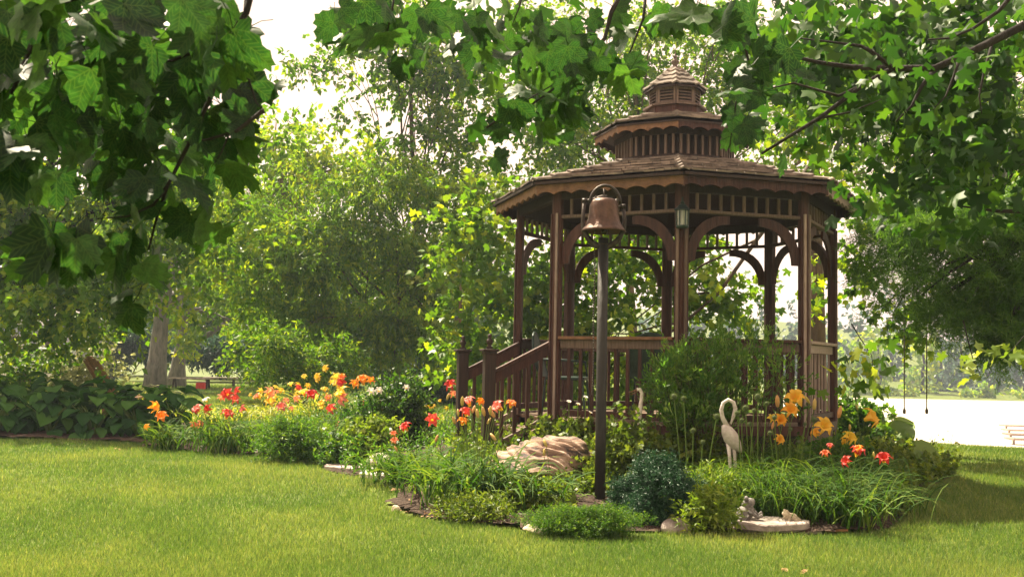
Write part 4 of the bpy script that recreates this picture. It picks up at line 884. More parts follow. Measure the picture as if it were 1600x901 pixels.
def hosta(x, y, R0, h, n, s, label, group, M_=HL, seed=1, light=False):
    r = np.random.default_rng(seed); t = thing('hosta', label, 'hosta', (x, y, hz(x, y)), group=group)
    for i in range(n):
        a = r.random()*6.283; q = (i+.5)/n; el = q**.75; rr = R0*(1-.75*q**1.5)+r.normal()*.03
        z = h*(.12+.85*q)+r.normal()*.02
        o = link('leaf', M_[r.integers(len(M_))], None, t); ss = s*(.75+.5*r.random()); o.scale = (ss, ss, ss)
        o.location = (math.cos(a)*rr*.72, math.sin(a)*rr*.72, z); o.rotation_euler = (R_(r.uniform(-52, -22)+34*q), r.normal()*.2, a-math.pi/2)
    m = MB()
    for i in range(12): a = r.random()*6.28; m.tube([(0, 0, -.02), (math.cos(a)*R0*.3, math.sin(a)*R0*.3, h*.5), (math.cos(a)*R0*.6, math.sin(a)*R0*.6, h*.7)], [.012, .01, .008], 4, cap=False)
    m.obj('leaf_stalk', 'stem', t, kind='stuff')
hx = [(-8.6, 16.0), (-7.85, 15.8), (-7.1, 15.95), (-6.4, 15.9), (-5.75, 16.0), (-8.2, 16.75), (-7.4, 16.7), (-6.6, 16.75), (-5.95, 16.7), (-5.35, 16.45), (-8.8, 17.4), (-7.8, 17.5), (-6.9, 17.5)]
hl = ['front row hosta cut by the left picture edge', 'second front hosta from the left picture edge', 'middle front hosta on the lawn edge', 'fourth front hosta from the left edge', 'front hosta next to the orange daylily', 'second row hosta at the far left', 'second row hosta left of the middle', 'second row hosta below the wooden chair back', 'second row hosta right of the wooden chair back', 'end hosta beside the bright lawn strip', 'back row hosta at the far left edge', 'back row hosta below the cream shrub', 'back row hosta just left of the chair back']
for i, ((x, y), lb) in enumerate(zip(hx, hl)):
    hosta(x, y, .58, .66 if i < 5 else .8 if i < 10 else .9, 40 if i < 10 else 24, .29, 'dark glossy '+lb, 'dark hostas along the left edge', seed=200+i)
for px_, py_, n, s, lb in ((1400, 716, 14, .36, 'bright green hosta with broad leaves behind the rightmost orange bloom'), (1440, 748, 9, .42, 'lime hosta with one huge ribbed leaf at the right end of the bed')):
    b = gnd(px_, py_); t = thing('hosta', lb, 'hosta', (b[0], b[1]+.05, b[2]), group='lime hostas at the right end'); r = np.random.default_rng(px_); bb = np.array(t.location); kk = bb[1]/FPX
    LV = [(1418, 712, 78, (1, .1, -.25)), (1408, 748, 62, (.6, -.4, -.55)), (1396, 735, 44, (-.5, -.5, -.2)), (1432, 725, 46, (.8, .5, .2)), (1410, 760, 36, (.1, -.8, -.4))] if px_ == 1440 else [(1372, 705, 58, (.75, -.2, .35)), (1392, 690, 50, (.6, .1, .5)), (1368, 690, 44, (.1, -.4, .6)), (1385, 712, 52, (.9, -.3, -.2)), (1360, 715, 42, (-.4, -.6, .1)), (1398, 705, 46, (.9, .2, .1)), (1380, 728, 44, (.3, -.8, -.3)), (1400, 675, 40, (.7, .2, .45)), (1352, 700, 40, (-.7, -.3, .3))]
    for (x, y, ln, d) in LV:
        p = at(x, y, bb[1]+r.uniform(-.15, .1)); yv = Vector(d).normalized(); zv = Vector((.1, -.8, .75)); xv = yv.cross(zv).normalized(); zv = xv.cross(yv)
        o = link('leaf', HLL[r.integers(3)], None, t); o.matrix_local = Matrix.Translation(Vector(p-bb)) @ Matrix((xv, yv, zv)).transposed().to_4x4() @ Matrix.Scale(ln*kk, 4)
        MB().tube([(p-bb)*[.1, .1, 0], (p-bb)*[.6, .6, .7], p-bb], [.012, .01, .008], 5).obj('leaf_stalk', 'stem', t)
leafy('leafy_perennial', 'ivy like green foliage by the right corner of the gazebo', 'garden plant', 1335, 716, 90, 92, .08, T_LOBE, 'leaf_bush', 61, cover=3.5, dY=1.2, L=.2)
leafy('leafy_perennial', 'thin wiry stems and small leaves at the far right tip of the bed', 'garden plant', 1462, 735, 40, 34, .03, T_LANCE, 'leaf_ground', 62, cover=1, L=.2)
# fallen leaves
DL = MB(); tv, tf = T_LOBE; DL.add(tv*[1, 1, 2.5], [tuple(f) for f in tf]); DLM = DL.mesh('fallen_leaf'); DLM.materials.append(MAT['dry_leaf'])
for i, (x, y, s, lb) in enumerate(((183, 703, 12, 'small dark fallen leaf on the lawn in front of the hostas'), (1228, 893, 14, 'brown fallen leaf left of the pair at the bottom edge'), (1263, 888, 12, 'upper brown fallen leaf of the pair at the bottom edge'), (1260, 899, 14, 'lower brown fallen leaf of the pair at the bottom edge'), (1310, 833, 22, 'curled tan fallen leaf right of the flagstones'), (640, 790, 16, 'tan curled leaf on the bare mulch patch'), (612, 770, 20, 'orange brown curled leaf at the left of the mulch patch'), (1345, 826, 14, 'yellowed leaf tip at the foot of the right daylily'), (355, 705, 12, 'pinkish dead leaf under the deep pink daylily'))):
    b = gnd(x, y); o = link('fallen_leaf', DLM, None, label=lb, cat='fallen leaf', group='fallen leaves'); s = s*b[1]/FPX; o.scale = (s, s, s); o.location = (b[0], b[1], b[2]+.025); o.rotation_euler = (random.uniform(-.4, .6), random.uniform(-.5, .5), random.random()*6)
o = MB().tube([gnd(1290, 832)+[0, 0, .02], gnd(1325, 834)+[0, 0, .03]], .012, 6).obj('fallen_stick', 'cedar', label='short brown stick lying right of the flagstones', cat='stick')
r = np.random.default_rng(8); n = 260; q = np.array([gnd(*p) for p in ((605, 785), (690, 806))]); X = r.uniform(-1.2, -.4, n); Y = r.uniform(8.2, 9.6, n); ok = inpoly(X, Y, bedw); X = X[ok]; Y = Y[ok]
Pm = np.stack([X, Y, H(X, Y)+.03], -1); V, F, k = leaves(Pm, nrm(r.normal(size=Pm.shape)*[1, 1, .2]), r.normal(size=Pm.shape)*.5+[0, 0, 1], .02+.03*r.random(len(X)), T_DIAMOND, wscale=.7); link('wood_chips', mesh_np('wood_chips', V, F), 'dry_leaf', kind='stuff')
# ================================================================ near maples (leaf by leaf)
def maple_leaf(seed, det=1):
    r = np.random.default_rng(seed)
    tips = [(0, 1.0), (.42, .78), (.40, .50), (.95, .52), (.62, .26), (.70, -.12), (.22, -.05), (0, -.10)]
    half = [(0, 1.0), (.12, .84), (.30, .84), (.27, .64), (.38, .60), (.58, .74), (.66, .60), (.95, .56), (.80, .40), (.86, .24), (.66, .12), (.68, -.10), (.28, -.12), (0, .0)]
    if not det: half = [(0, 1.0), (.22, .78), (.20, .5), (.55, .62), (.85, .48), (.55, .2), (.6, -.08), (0, 0)]
    pts = half+[(-x, y) for x, y in half[-2:0:-1]]
    curl = r.uniform(-.25, .25); drp = r.uniform(.15, .5); fold = r.uniform(.1, .55)
    tw = r.uniform(-.3, .3); wob = r.random(4)*6.28
    zf = lambda x, y: fold*abs(x)*.4-drp*(y-.28)**2*(1 if y > .28 else .5)+curl*x*y*.6-.25*x*x+tw*x*(y-.3)+.035*math.sin(7*x+wob[0])*math.sin(6*y+wob[1])
    n = len(pts)
    if det:
        V = [(0, .28, 0)]+[((x*.5)*.62, (.28+(y-.28)*.5)*.9, zf(x*.5, .28+(y-.28)*.5)+.012*(-1)**i) for i, (x, y) in enumerate(pts)]+[(x*.62+r.normal()*.01, y*.9+r.normal()*.01, zf(x, y)+r.normal()*.014) for x, y in pts]
        F = [(0, 1+i, 1+(i+1) % n) for i in range(n)]+[(1+i, 1+n+i, 1+n+(i+1) % n, 1+(i+1) % n) for i in range(n)]
    else:
        V = [(0, .28, 0)]+[(x*.62, y*.9, zf(x, y)+r.normal()*.012) for x, y in pts]; F = [(0, 1+i, 1+(i+1) % n) for i in range(n)]
    m = MB().add(V, F)
    m.tube([(0, 0, 0), (0, -.25, -.02), (.02, -.5, .05)], [.014, .011, .011], 3, cap=False)
    me = m.mesh('leaf', bool(det)); me.materials.append(MAT['leaf_maple_near']); return me
ML = [maple_leaf(i) for i in range(8)]; ML0 = [maple_leaf(i+20, 0) for i in range(5)]
def px_path(pts, Y):
    return [at(x, y, Y+(d[0] if d else 0)) for x, y, *d in pts]
KEEP = [(1018, 84, 1096, 178), (940, 180, 1105, 262), (800, 262, 1190, 330), (860, 330, 1345, 600), (1190, 305, 1345, 345)]   # the maple does not reach in front of the cupola and roof here
def blocked(x, y, m_):
    return any(x0-m_ < x < x1+m_ and y0-m_*1.9 < y < y1+m_*.6 for x0, y0, x1, y1 in KEEP)
def near_tree(name, label, base, trunk, regions, branches, seed, limit=295, rest=None, r0=.2):
    r = np.random.default_rng(seed); t = thing(name, label, 'maple tree', tuple(base)); b = np.array(base)
    MB().tube([np.asarray(p)-b for p in trunk], [r0*(1-.08*i) for i in range(len(trunk))], 12).obj('trunk', 'bark_grey', t, smooth=True)
    for pts, Y, rad in branches:
        P = [p-b for p in px_path(pts, Y)]; MB().tube(P, [rad*(1-.72*i/(len(P)-1)) for i in range(len(P))], 6).obj('branch', 'bark_dark', t, smooth=True)
    cnt = 0
    for (cx, cy, rx, ry, n, Y, dY, s, hang) in regions:
        for i in range(n):
            if cnt >= limit: break
            a = r.random()*6.283; q = math.sqrt(r.random()); x = cx+rx*q*math.cos(a); y = cy+ry*q*math.sin(a)
            if blocked(x, y, s*FPX/Y*.5): continue
            p = at(x, y, Y+r.uniform(-dY, dY))-b
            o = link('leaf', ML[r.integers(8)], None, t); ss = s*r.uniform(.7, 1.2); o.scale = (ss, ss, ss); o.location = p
            az = r.random()*6.283; o.rotation_euler = Euler((R_(-90+r.normal()*38+hang), R_(r.normal()*35), az))
            cnt += 1
    if rest:
        Ps = []; As = []; Ns = []; Ss = []
        for (cx, cy, rx, ry, n, Y, dY, s) in rest:
            # sprays: short twigs in flat tiers
            m_ = max(1, n//7); a = r.random(m_)*6.283; q = np.sqrt(r.random(m_)); cxs = cx+rx*q*np.cos(a); cys = cy+ry*q*np.sin(a); ys = Y+r.uniform(-dY, dY, m_)
            for i in range(m_):
                if blocked(cxs[i], cys[i], s*FPX/Y*2.4): continue
                c = at(cxs[i], cys[i], ys[i])-b; d = nrm(np.array([r.normal()-.4, r.normal(), r.normal()*.3-.15]))
                tt = r.random(7); pp = c+d*tt[:, None]*s*4+r.normal(size=(7, 3))*s*.7; Ps.append(pp); A = r.normal(size=(7, 3))*.8+d*.4; A[:, 2] -= .8; As.append(A); N_ = r.normal(size=(7, 3))*.7; N_[:, 2] += .7; Ns.append(N_); Ss.append(s*r.uniform(.6, 1.25, 7))
        P = np.concatenate(Ps); A = np.concatenate(As); N_ = np.concatenate(Ns); S = np.concatenate(Ss)
        me0 = ML0[0]; tv = np.array([v.co[:] for v in me0.vertices])[:15]; tf = np.array([[0, 1+i, 1+(i+1) % 14] for i in range(14)])
        V, F, k = leaves(P, A, N_, S, (tv, tf)); W = np.repeat(r.random(len(P)), k)
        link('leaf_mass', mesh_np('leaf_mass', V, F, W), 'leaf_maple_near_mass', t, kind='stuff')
    return t
# left: big leaves one to four metres from the lens
regL = [(90, 50, 150, 95, 50, 2.5, .45, .122, 0), (260, 50, 140, 80, 42, 2.6, .45, .117, 0), (60, 170, 110, 70, 24, 2.6, .4, .117, 0), (330, 100, 62, 90, 20, 2.7, .3, .12, 0), (190, 190, 100, 55, 18, 2.7, .4, .114, 0), (330, 230, 50, 60, 10, 2.7, .3, .115, 0), (130, 270, 110, 30, 9, 2.6, .3, .12, 0),
        (100, 385, 42, 42, 6, 2.3, .12, .13, 10), (175, 350, 40, 50, 4, 2.35, .1, .117, 10), (328, 330, 40, 30, 4, 2.5, .1, .12, 0), (215, 415, 34, 40, 5, 2.5, .1, .12, 10), (225, 470, 20, 12, 1, 2.6, .1, .1, 10), (20, 240, 20, 20, 3, 2.3, .1, .12, 0), (260, 290, 60, 30, 5, 2.5, .15, .12, 0), (430, 127, 6, 6, 1, 2.6, .02, .07, 0), (375, 170, 20, 60, 5, 2.55, .1, .11, 0), (120, 120, 120, 130, 30, 3.6, .5, .135, 0), (250, 160, 120, 110, 22, 3.6, .5, .125, 0)]
brL = [([(400, -40), (385, 20), (350, 75), (330, 150), (300, 215), (262, 290), (245, 340), (232, 390)], 2.5, .009), ([(350, 72), (320, 75), (270, 95), (225, 98), (180, 80)], 2.5, .006), ([(412, 172), (370, 205), (325, 218), (290, 222)], 2.5, .006), ([(262, 290), (240, 320), (200, 338), (150, 342)], 2.45, .005),
       ([(385, -10), (380, 60), (384, 110), (400, 160), (412, 172)], 2.5, .005), ([(360, 205), (345, 240), (330, 262)], 2.5, .003), ([(80, -30), (60, 40), (30, 120), (0, 180), (-20, 240)], 2.4, .008), ([(-60, 60), (60, 10), (180, -20), (400, -40)], 2.45, .014)]
tb = (-3.6, 1.2, 0)
near_tree('maple_tree', 'maple whose large dark leaves hang close to the lens at the upper left', tb, [(-3.6, 1.2, -.1), (-3.55, 1.25, 1.5), (-3.4, 1.3, 3.0), (-2.6, 1.6, 3.6), tuple(at(-60, 60, 2.45)+[0, 0, .3])], regL, brL, 11, r0=.22, limit=300)
# middle and right: sprays hanging across the top
regM = [(610, 45, 75, 55, 20, 3.7, .3, .13, 0), (565, 20, 60, 30, 8, 3.7, .3, .12, 0), (760, 40, 80, 40, 16, 4.2, .5, .12, 0), (860, 90, 90, 65, 34, 4.2, .5, .125, 0), (850, 200, 85, 55, 32, 4.2, .5, .125, 0), (805, 240, 45, 34, 12, 4.1, .3, .12, 10),
        (950, 60, 80, 50, 24, 4.0, .5, .12, 0), (990, 130, 60, 36, 14, 3.9, .4, .13, 0), (1080, 40, 80, 45, 26, 3.8, .5, .13, 0), (1150, 150, 45, 60, 18, 3.8, .4, .13, 0), (1180, 60, 60, 60, 20, 4.0, .5, .13, 0), (1130, 220, 26, 30, 8, 3.9, .3, .12, 0), (1210, 120, 60, 40, 14, 5.6, .3, .13, 0), (1180, 250, 60, 22, 10, 4.8, .4, .11, 0), (1245, 295, 20, 18, 4, 4.8, .2, .1, 0), (920, 170, 50, 30, 10, 4.2, .4, .12, 0), (700, 20, 50, 25, 6, 4.2, .3, .12, 0), (740, 100, 20, 20, 2, 4.4, .1, .1, 0)]
rest = [(1400, 110, 150, 80, 90, 4.7, .3, .085), (1300, 60, 120, 80, 460, 7.0, 1.2, .125), (1450, 60, 160, 80, 700, 7.2, 1.4, .125), (1330, 200, 110, 80, 500, 7.2, 1.3, .12), (1500, 180, 130, 90, 700, 7.2, 1.4, .12), (1550, 60, 90, 90, 260, 6.6, .6, .12), (1420, 280, 120, 50, 330, 6.8, 1.2, .11), (1560, 270, 70, 70, 260, 6.8, 1.2, .11), (1225, 225, 60, 34, 200, 6.0, .8, .11),
        (1000, 30, 160, 50, 170, 5.5, .8, .12), (850, 150, 110, 100, 200, 5.6, .6, .12), (820, 40, 90, 50, 110, 5.6, .6, .11), (1110, 110, 60, 60, 90, 5.5, .6, .11), (1180, 270, 80, 18, 40, 6.2, .4, .1), (640, 20, 80, 30, 40, 5.2, .5, .1)]
brR = [([(1660, 0), (1600, 40), (1530, 75), (1460, 107), (1395, 107), (1345, 135), (1280, 185), (1235, 212), (1190, 240)], 5.2, .027), ([(1395, 107), (1360, 80), (1345, 72), (1300, 66), (1250, 60)], 5.15, .013), ([(1600, -30), (1560, 18), (1520, 45), (1485, 60), (1450, 62)], 5.15, .014), ([(1460, 110), (1440, 135), (1425, 165), (1400, 190)], 5.6, .016), ([(1550, 70), (1538, 110), (1530, 150), (1534, 178)], 5.6, .009),
       ([(1500, 90), (1490, 120), (1478, 150), (1445, 185)], 5.6, .01), ([(1395, 107), (1330, 105), (1280, 98), (1225, 85), (1180, 60)], 5.4, .018), ([(1345, 135), (1310, 150), (1240, 130), (1195, 140)], 5.2, .011), ([(1280, 185), (1330, 175), (1390, 150)], 5.5, .008),
       ([(975, -20), (955, 20), (945, 60), (925, 85), (890, 120), (850, 150), (800, 185)], 4.1, .012), ([(1010, -20), (1005, 30), (985, 80), (975, 105)], 4.0, .008), ([(1160, -20), (1158, 40), (1170, 100), (1150, 160), (1140, 230)], 3.8, .008), ([(620, -30), (612, 20), (600, 70)], 3.7, .006), ([(820, -30), (812, 10), (800, 40)], 4.2, .006), ([(760, 200), (800, 170), (860, 135), (900, 125)], 4.2, .005), ([(1600, 330), (1560, 330), (1500, 322)], 7.2, .02), ([(500, -60), (700, -50), (900, -40), (1160, -40), (1500, -80), (1700, -60)], 4.2, .03)]
tb = (4.9, 5.4, 0)
near_tree('maple_tree', 'maple with leafy boughs and a dark crooked limb across the upper right', tb, [(4.9, 5.4, -.1), (4.85, 5.4, 1.4), (4.75, 5.4, 2.8), (4.4, 5.5, 3.9), (3.9, 5.6, 4.8)], regM, brR, 12, rest=rest, r0=.28)
# small bright sprigs low at the right, hanging from the same side
def sprig(px, py, Y, w_, h, n, s, mat, label, seed, stem):
    r = np.random.default_rng(seed); b = at(px, py, Y); t = thing('maple_sprig', label, 'leafy twig', tuple(b), group='leafy twig ends hanging over the lake view'); k = Y/FPX
    P = r.normal(size=(n, 3))*[w_*k*.45, .25, h*k*.42]; A = r.normal(size=(n, 3))*.7; A[:, 2] -= .8; N_ = r.normal(size=(n, 3)); N_[:, 1] -= .4
    me0 = ML0[1]; tv = np.array([v.co[:] for v in me0.vertices])[:15]; tf = np.array([[0, 1+i, 1+(i+1) % 14] for i in range(14)])
    V, F, kk = leaves(P, A, N_, s*r.uniform(.7, 1.2, n), (tv, tf)); link('leaf_cluster', mesh_np('leaf_cluster', V, F, np.repeat(r.random(n), kk)), mat, t, kind='stuff')
    MB().tube([at(x, y, Y)-b for x, y in stem], [.006, .005, .004, .003][:len(stem)], 5).obj('twig', 'bark_dark', t)
sprig(1340, 580, 9.5, 60, 55, 46, .13, 'leaf_backlit', 'maple leaves hanging just right of the gazebo railing', 81, [(1330, 505), (1345, 530), (1362, 555), (1365, 585)])
sprig(1525, 568, 9.0, 34, 34, 16, .12, 'leaf_lime', 'bright maple leaves hanging against the hazy far shore', 82, [(1505, 500), (1512, 530), (1520, 560), (1532, 585)])
sprig(1580, 548, 9.0, 40, 20, 14, .11, 'leaf_lime', 'sunlit leaves at the right picture edge below the pine', 83, [(1620, 500), (1600, 525), (1580, 548)])
sprig(1275, 440, 16.5, 22, 90, 60, .15, 'leaf_mid', 'leaves hanging in the right gazebo opening by the dark trunk', 84, [(1275, 370), (1275, 420), (1278, 470)])
# ================================================================ trees behind
def gp(px, Y):
    x = at(px, 500, Y)[0]; return (x, Y, hz(x, Y))
KW = dict(L=.5, per=12)
tree('ornamental_tree', 'small willow leaved tree with twisted pale trunk left of the gazebo', 'tree', gp(622, 24), px_blobs([(600, 300, 95, 55, 1.6), (500, 380, 120, 50, 2.0, -.5), (640, 400, 95, 60, 2.2), (560, 520, 120, 50, 2.3, -.5), (420, 320, 90, 50, 1.4), (690, 330, 60, 50, 1.5), (470, 470, 90, 45, 2.0), (640, 500, 80, 50, 1.8, -.6), (400, 420, 70, 50, 1.5), (620, 575, 50, 22, 1.4, -.5), (560, 430, 130, 60, 1.6, .8), (690, 450, 60, 50, 1.4)], 24), 'leaf_backlit', 'bark_mid', .15, T_LANCE, 21, top=at(655, 350, 24), r0=.11,
     trunk_pts=[np.array(gp(622, 24))-[0, 0, .1], at(618, 560, 24), at(612, 520, 24), at(622, 480, 24), at(640, 430, 24), at(648, 380, 24), at(655, 330, 24)], limbs=8, clump=7, crown_kw=dict(L=.5, per=14, droop=.35, out=.9, noise=.4, axis_down=.6, upn=.4))
tree('airy_tree', 'tall airy tree with sparse leaves against the white sky', 'tree', gp(640, 26), px_blobs([(660, 130, 80, 70, 2.1), (600, 60, 80, 50, 2.1), (700, 220, 55, 60, 2.1), (520, 90, 60, 40, 1.0), (555, 195, 26, 26, .45), (735, 130, 30, 60, 1.1), (660, 300, 50, 40, 1.3), (650, 40, 60, 40, 1.5), (470, 100, 24, 14, .5), (740, 40, 50, 40, 1), (630, 220, 40, 30, .8), (700, 280, 40, 30, 1)], 26), 'leaf_mid', 'bark_mid', .16, T_DIAMOND, 22, r0=.10, top=at(655, 60, 26), limbs=9, crown_kw=dict(L=.6, per=12, droop=.3, noise=.6, shell=.1))
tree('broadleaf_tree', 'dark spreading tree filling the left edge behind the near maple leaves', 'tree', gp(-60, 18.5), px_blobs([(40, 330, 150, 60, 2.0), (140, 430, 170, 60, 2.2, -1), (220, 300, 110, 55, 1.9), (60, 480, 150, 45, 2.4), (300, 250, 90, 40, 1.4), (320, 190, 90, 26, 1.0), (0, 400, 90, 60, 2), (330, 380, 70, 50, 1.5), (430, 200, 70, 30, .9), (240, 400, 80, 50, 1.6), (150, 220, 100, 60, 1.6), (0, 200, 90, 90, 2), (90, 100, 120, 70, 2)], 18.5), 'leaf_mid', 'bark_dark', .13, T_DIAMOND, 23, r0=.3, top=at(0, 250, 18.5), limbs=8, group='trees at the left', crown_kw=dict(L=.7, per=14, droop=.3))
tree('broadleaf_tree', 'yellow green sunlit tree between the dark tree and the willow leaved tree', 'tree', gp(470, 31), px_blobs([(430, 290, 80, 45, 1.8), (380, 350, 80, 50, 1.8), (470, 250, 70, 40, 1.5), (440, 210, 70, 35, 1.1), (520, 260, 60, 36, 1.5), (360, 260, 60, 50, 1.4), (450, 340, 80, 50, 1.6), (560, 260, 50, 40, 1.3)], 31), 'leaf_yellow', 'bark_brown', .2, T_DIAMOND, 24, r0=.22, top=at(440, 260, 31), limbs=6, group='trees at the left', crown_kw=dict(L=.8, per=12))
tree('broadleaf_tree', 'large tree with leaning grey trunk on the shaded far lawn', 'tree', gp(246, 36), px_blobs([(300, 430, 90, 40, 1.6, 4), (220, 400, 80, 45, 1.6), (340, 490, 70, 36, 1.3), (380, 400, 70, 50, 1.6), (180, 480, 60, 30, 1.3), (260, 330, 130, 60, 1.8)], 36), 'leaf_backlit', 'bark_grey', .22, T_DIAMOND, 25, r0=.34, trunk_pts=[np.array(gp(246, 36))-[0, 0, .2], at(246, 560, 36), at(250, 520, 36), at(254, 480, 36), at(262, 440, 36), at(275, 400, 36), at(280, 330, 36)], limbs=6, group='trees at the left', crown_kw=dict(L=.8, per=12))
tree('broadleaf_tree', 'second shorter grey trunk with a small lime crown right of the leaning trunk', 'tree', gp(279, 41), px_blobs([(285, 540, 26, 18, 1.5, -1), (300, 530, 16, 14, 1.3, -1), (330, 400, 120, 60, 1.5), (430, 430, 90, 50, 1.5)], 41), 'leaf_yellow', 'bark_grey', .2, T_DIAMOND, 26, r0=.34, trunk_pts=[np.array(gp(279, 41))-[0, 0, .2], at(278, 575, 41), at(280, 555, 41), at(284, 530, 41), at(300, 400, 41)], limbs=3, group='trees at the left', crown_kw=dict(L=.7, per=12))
def shrub(label, px, Y, bl, mat, size, T, seed, name='shrub', group='shrubs behind the flower bed', kw={}):
    return tree(name, label, 'shrub', gp(px, Y), px_blobs(bl, Y), mat, 'bark_brown', size, T, seed, r0=.04, limbs=3, group=group, clump=3, crown_kw=dict(dict(L=.4, per=10), **kw), crownname='foliage')
shrub('cream variegated shrub behind the hostas', 120, 20.5, [(125, 570, 44, 45, 2.2), (90, 590, 50, 30, 2), (165, 585, 30, 24, 1.6), (125, 535, 26, 18, 1.5)], 'leaf_cream', .09, T_DIAMOND, 31)
shrub('green shrub at the far left behind the hostas', 20, 20, [(20, 590, 60, 34, 2.2), (60, 570, 40, 26, 1.6)], 'leaf_mid', .1, T_DIAMOND, 32)
shrub('yellow green sunlit shrub at the end of the bright lawn', 430, 27, [(440, 480, 60, 40, 2), (400, 530, 50, 50, 2), (450, 540, 60, 46, 2), (380, 570, 30, 26, 1.6), (490, 560, 40, 36, 2)], 'leaf_backlit', .14, T_DIAMOND, 33)
shrub('dark green rounded shrub behind the yellow daylilies', 480, 21, [(470, 540, 55, 50, 2.4), (430, 575, 50, 30, 2), (520, 560, 40, 36, 2)], 'leaf_mid', .11, T_LANCE, 34)
shrub('blue green spruce low behind the twisted trunk', 690, 30, [(690, 560, 60, 50, 2.8), (740, 590, 60, 40, 2.6), (640, 590, 60, 40, 2.4), (560, 590, 60, 36, 2.4)], 'leaf_blue', .16, T_LANCE, 35)
shrub('dark evergreen shrub in the shade beyond the grey trunks', 200, 48, [(190, 560, 60, 40, 3), (240, 545, 50, 40, 3), (310, 560, 60, 34, 3), (150, 545, 60, 40, 3), (90, 555, 60, 40, 3), (380, 560, 50, 30, 3)], 'leaf_blue', .25, T_LANCE, 36)
# woods at the back of the left lawn: trees one can tell apart, then the mass
WL = ['back wood tree at the far left edge', 'back wood tree behind the dark spreading tree', 'back wood tree behind the leaning grey trunk', 'back wood tree behind the yellow green tree', 'back wood tree behind the willow leaved tree', 'back wood tree just left of the gazebo stair']
for i, px_ in enumerate((-60, 90, 240, 400, 560, 720)):
    Y = 56+3*(i % 3); tree('wood_tree', 'tall dark '+WL[i], 'tree', gp(px_, Y), px_blobs([(px_, 380, 110, 90, 1.7), (px_+40, 480, 100, 60, 1.9), (px_-40, 510, 100, 45, 1.9), (px_-30, 420, 90, 60, 1.5)], Y), 'leaf_mid', 'bark_dark', .4, T_DIAMOND, 400+i, r0=.35, limbs=4, group='trees of the back wood', crown_kw=dict(L=1.2, per=12))
# maple behind the gazebo
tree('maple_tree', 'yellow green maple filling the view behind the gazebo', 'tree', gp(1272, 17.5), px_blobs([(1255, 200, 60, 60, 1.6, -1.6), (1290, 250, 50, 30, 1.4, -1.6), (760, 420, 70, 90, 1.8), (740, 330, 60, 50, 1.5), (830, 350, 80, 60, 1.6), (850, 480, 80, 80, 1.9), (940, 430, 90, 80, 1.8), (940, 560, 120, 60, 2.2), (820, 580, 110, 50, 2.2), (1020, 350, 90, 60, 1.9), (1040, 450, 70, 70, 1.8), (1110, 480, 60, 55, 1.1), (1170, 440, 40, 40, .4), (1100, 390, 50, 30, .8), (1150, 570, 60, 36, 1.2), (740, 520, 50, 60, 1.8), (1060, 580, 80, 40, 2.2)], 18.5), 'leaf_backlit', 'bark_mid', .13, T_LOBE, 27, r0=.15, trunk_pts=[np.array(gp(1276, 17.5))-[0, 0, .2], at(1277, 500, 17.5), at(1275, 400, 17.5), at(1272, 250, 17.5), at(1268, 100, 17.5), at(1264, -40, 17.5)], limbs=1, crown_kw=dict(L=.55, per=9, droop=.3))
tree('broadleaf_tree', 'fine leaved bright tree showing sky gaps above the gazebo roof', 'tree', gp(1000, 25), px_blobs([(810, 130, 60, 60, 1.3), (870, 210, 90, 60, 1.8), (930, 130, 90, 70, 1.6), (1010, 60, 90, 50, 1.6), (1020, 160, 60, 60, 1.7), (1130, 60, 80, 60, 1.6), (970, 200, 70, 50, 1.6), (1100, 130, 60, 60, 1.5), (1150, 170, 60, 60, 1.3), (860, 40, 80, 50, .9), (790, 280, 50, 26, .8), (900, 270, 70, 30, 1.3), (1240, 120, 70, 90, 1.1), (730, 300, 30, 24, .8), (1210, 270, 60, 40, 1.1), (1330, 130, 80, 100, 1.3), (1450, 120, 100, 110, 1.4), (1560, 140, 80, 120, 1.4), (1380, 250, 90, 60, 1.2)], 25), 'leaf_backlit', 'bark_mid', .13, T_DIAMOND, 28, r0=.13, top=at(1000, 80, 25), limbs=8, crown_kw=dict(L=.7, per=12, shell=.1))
tree('sapling', 'lime green young tree top left of the gazebo eave', 'tree', gp(745, 23), px_blobs([(735, 300, 34, 20, 1.6), (700, 440, 26, 24, 1.5), (690, 520, 26, 40, 1.6), (770, 300, 26, 14, 1)], 23), 'leaf_lime', 'bark_brown', .14, T_LOBE, 29, r0=.05, limbs=3)
# pine boughs at the right
tree('pine_tree', 'soft needled pine with layered boughs at the right edge', 'pine tree', gp(1700, 11.5), px_blobs([(1470, 365, 130, 34, 4), (1420, 415, 90, 22, 3.4, .5), (1560, 345, 90, 40, 4.5), (1400, 330, 60, 16, 2.0), (1560, 420, 90, 40, 4), (1480, 455, 70, 22, 2.2), (1530, 500, 110, 26, 4, .4), (1570, 540, 70, 26, 4.5), (1480, 510, 50, 16, 2.5), (1360, 430, 36, 18, 1.4), (1400, 478, 40, 12, .9), (1610, 480, 60, 60, 4.5), (1345, 385, 20, 10, .9)], 11.5), 'leaf_pine', 'bark_dark', .10, T_NEEDLE, 30, r0=.2, limbs=6, clump=5, trunk_pts=[np.array(gp(1720, 11.5))-[0, 0, .2], at(1710, 500, 11.5), at(1705, 350, 11.5), at(1700, 200, 11.5), at(1700, 50, 11.5), at(1700, -100, 11.5)], crown_kw=dict(L=.32, per=36, droop=.1, out=1., spread=1.1, axis_down=.0, noise=.5, shell=.1))
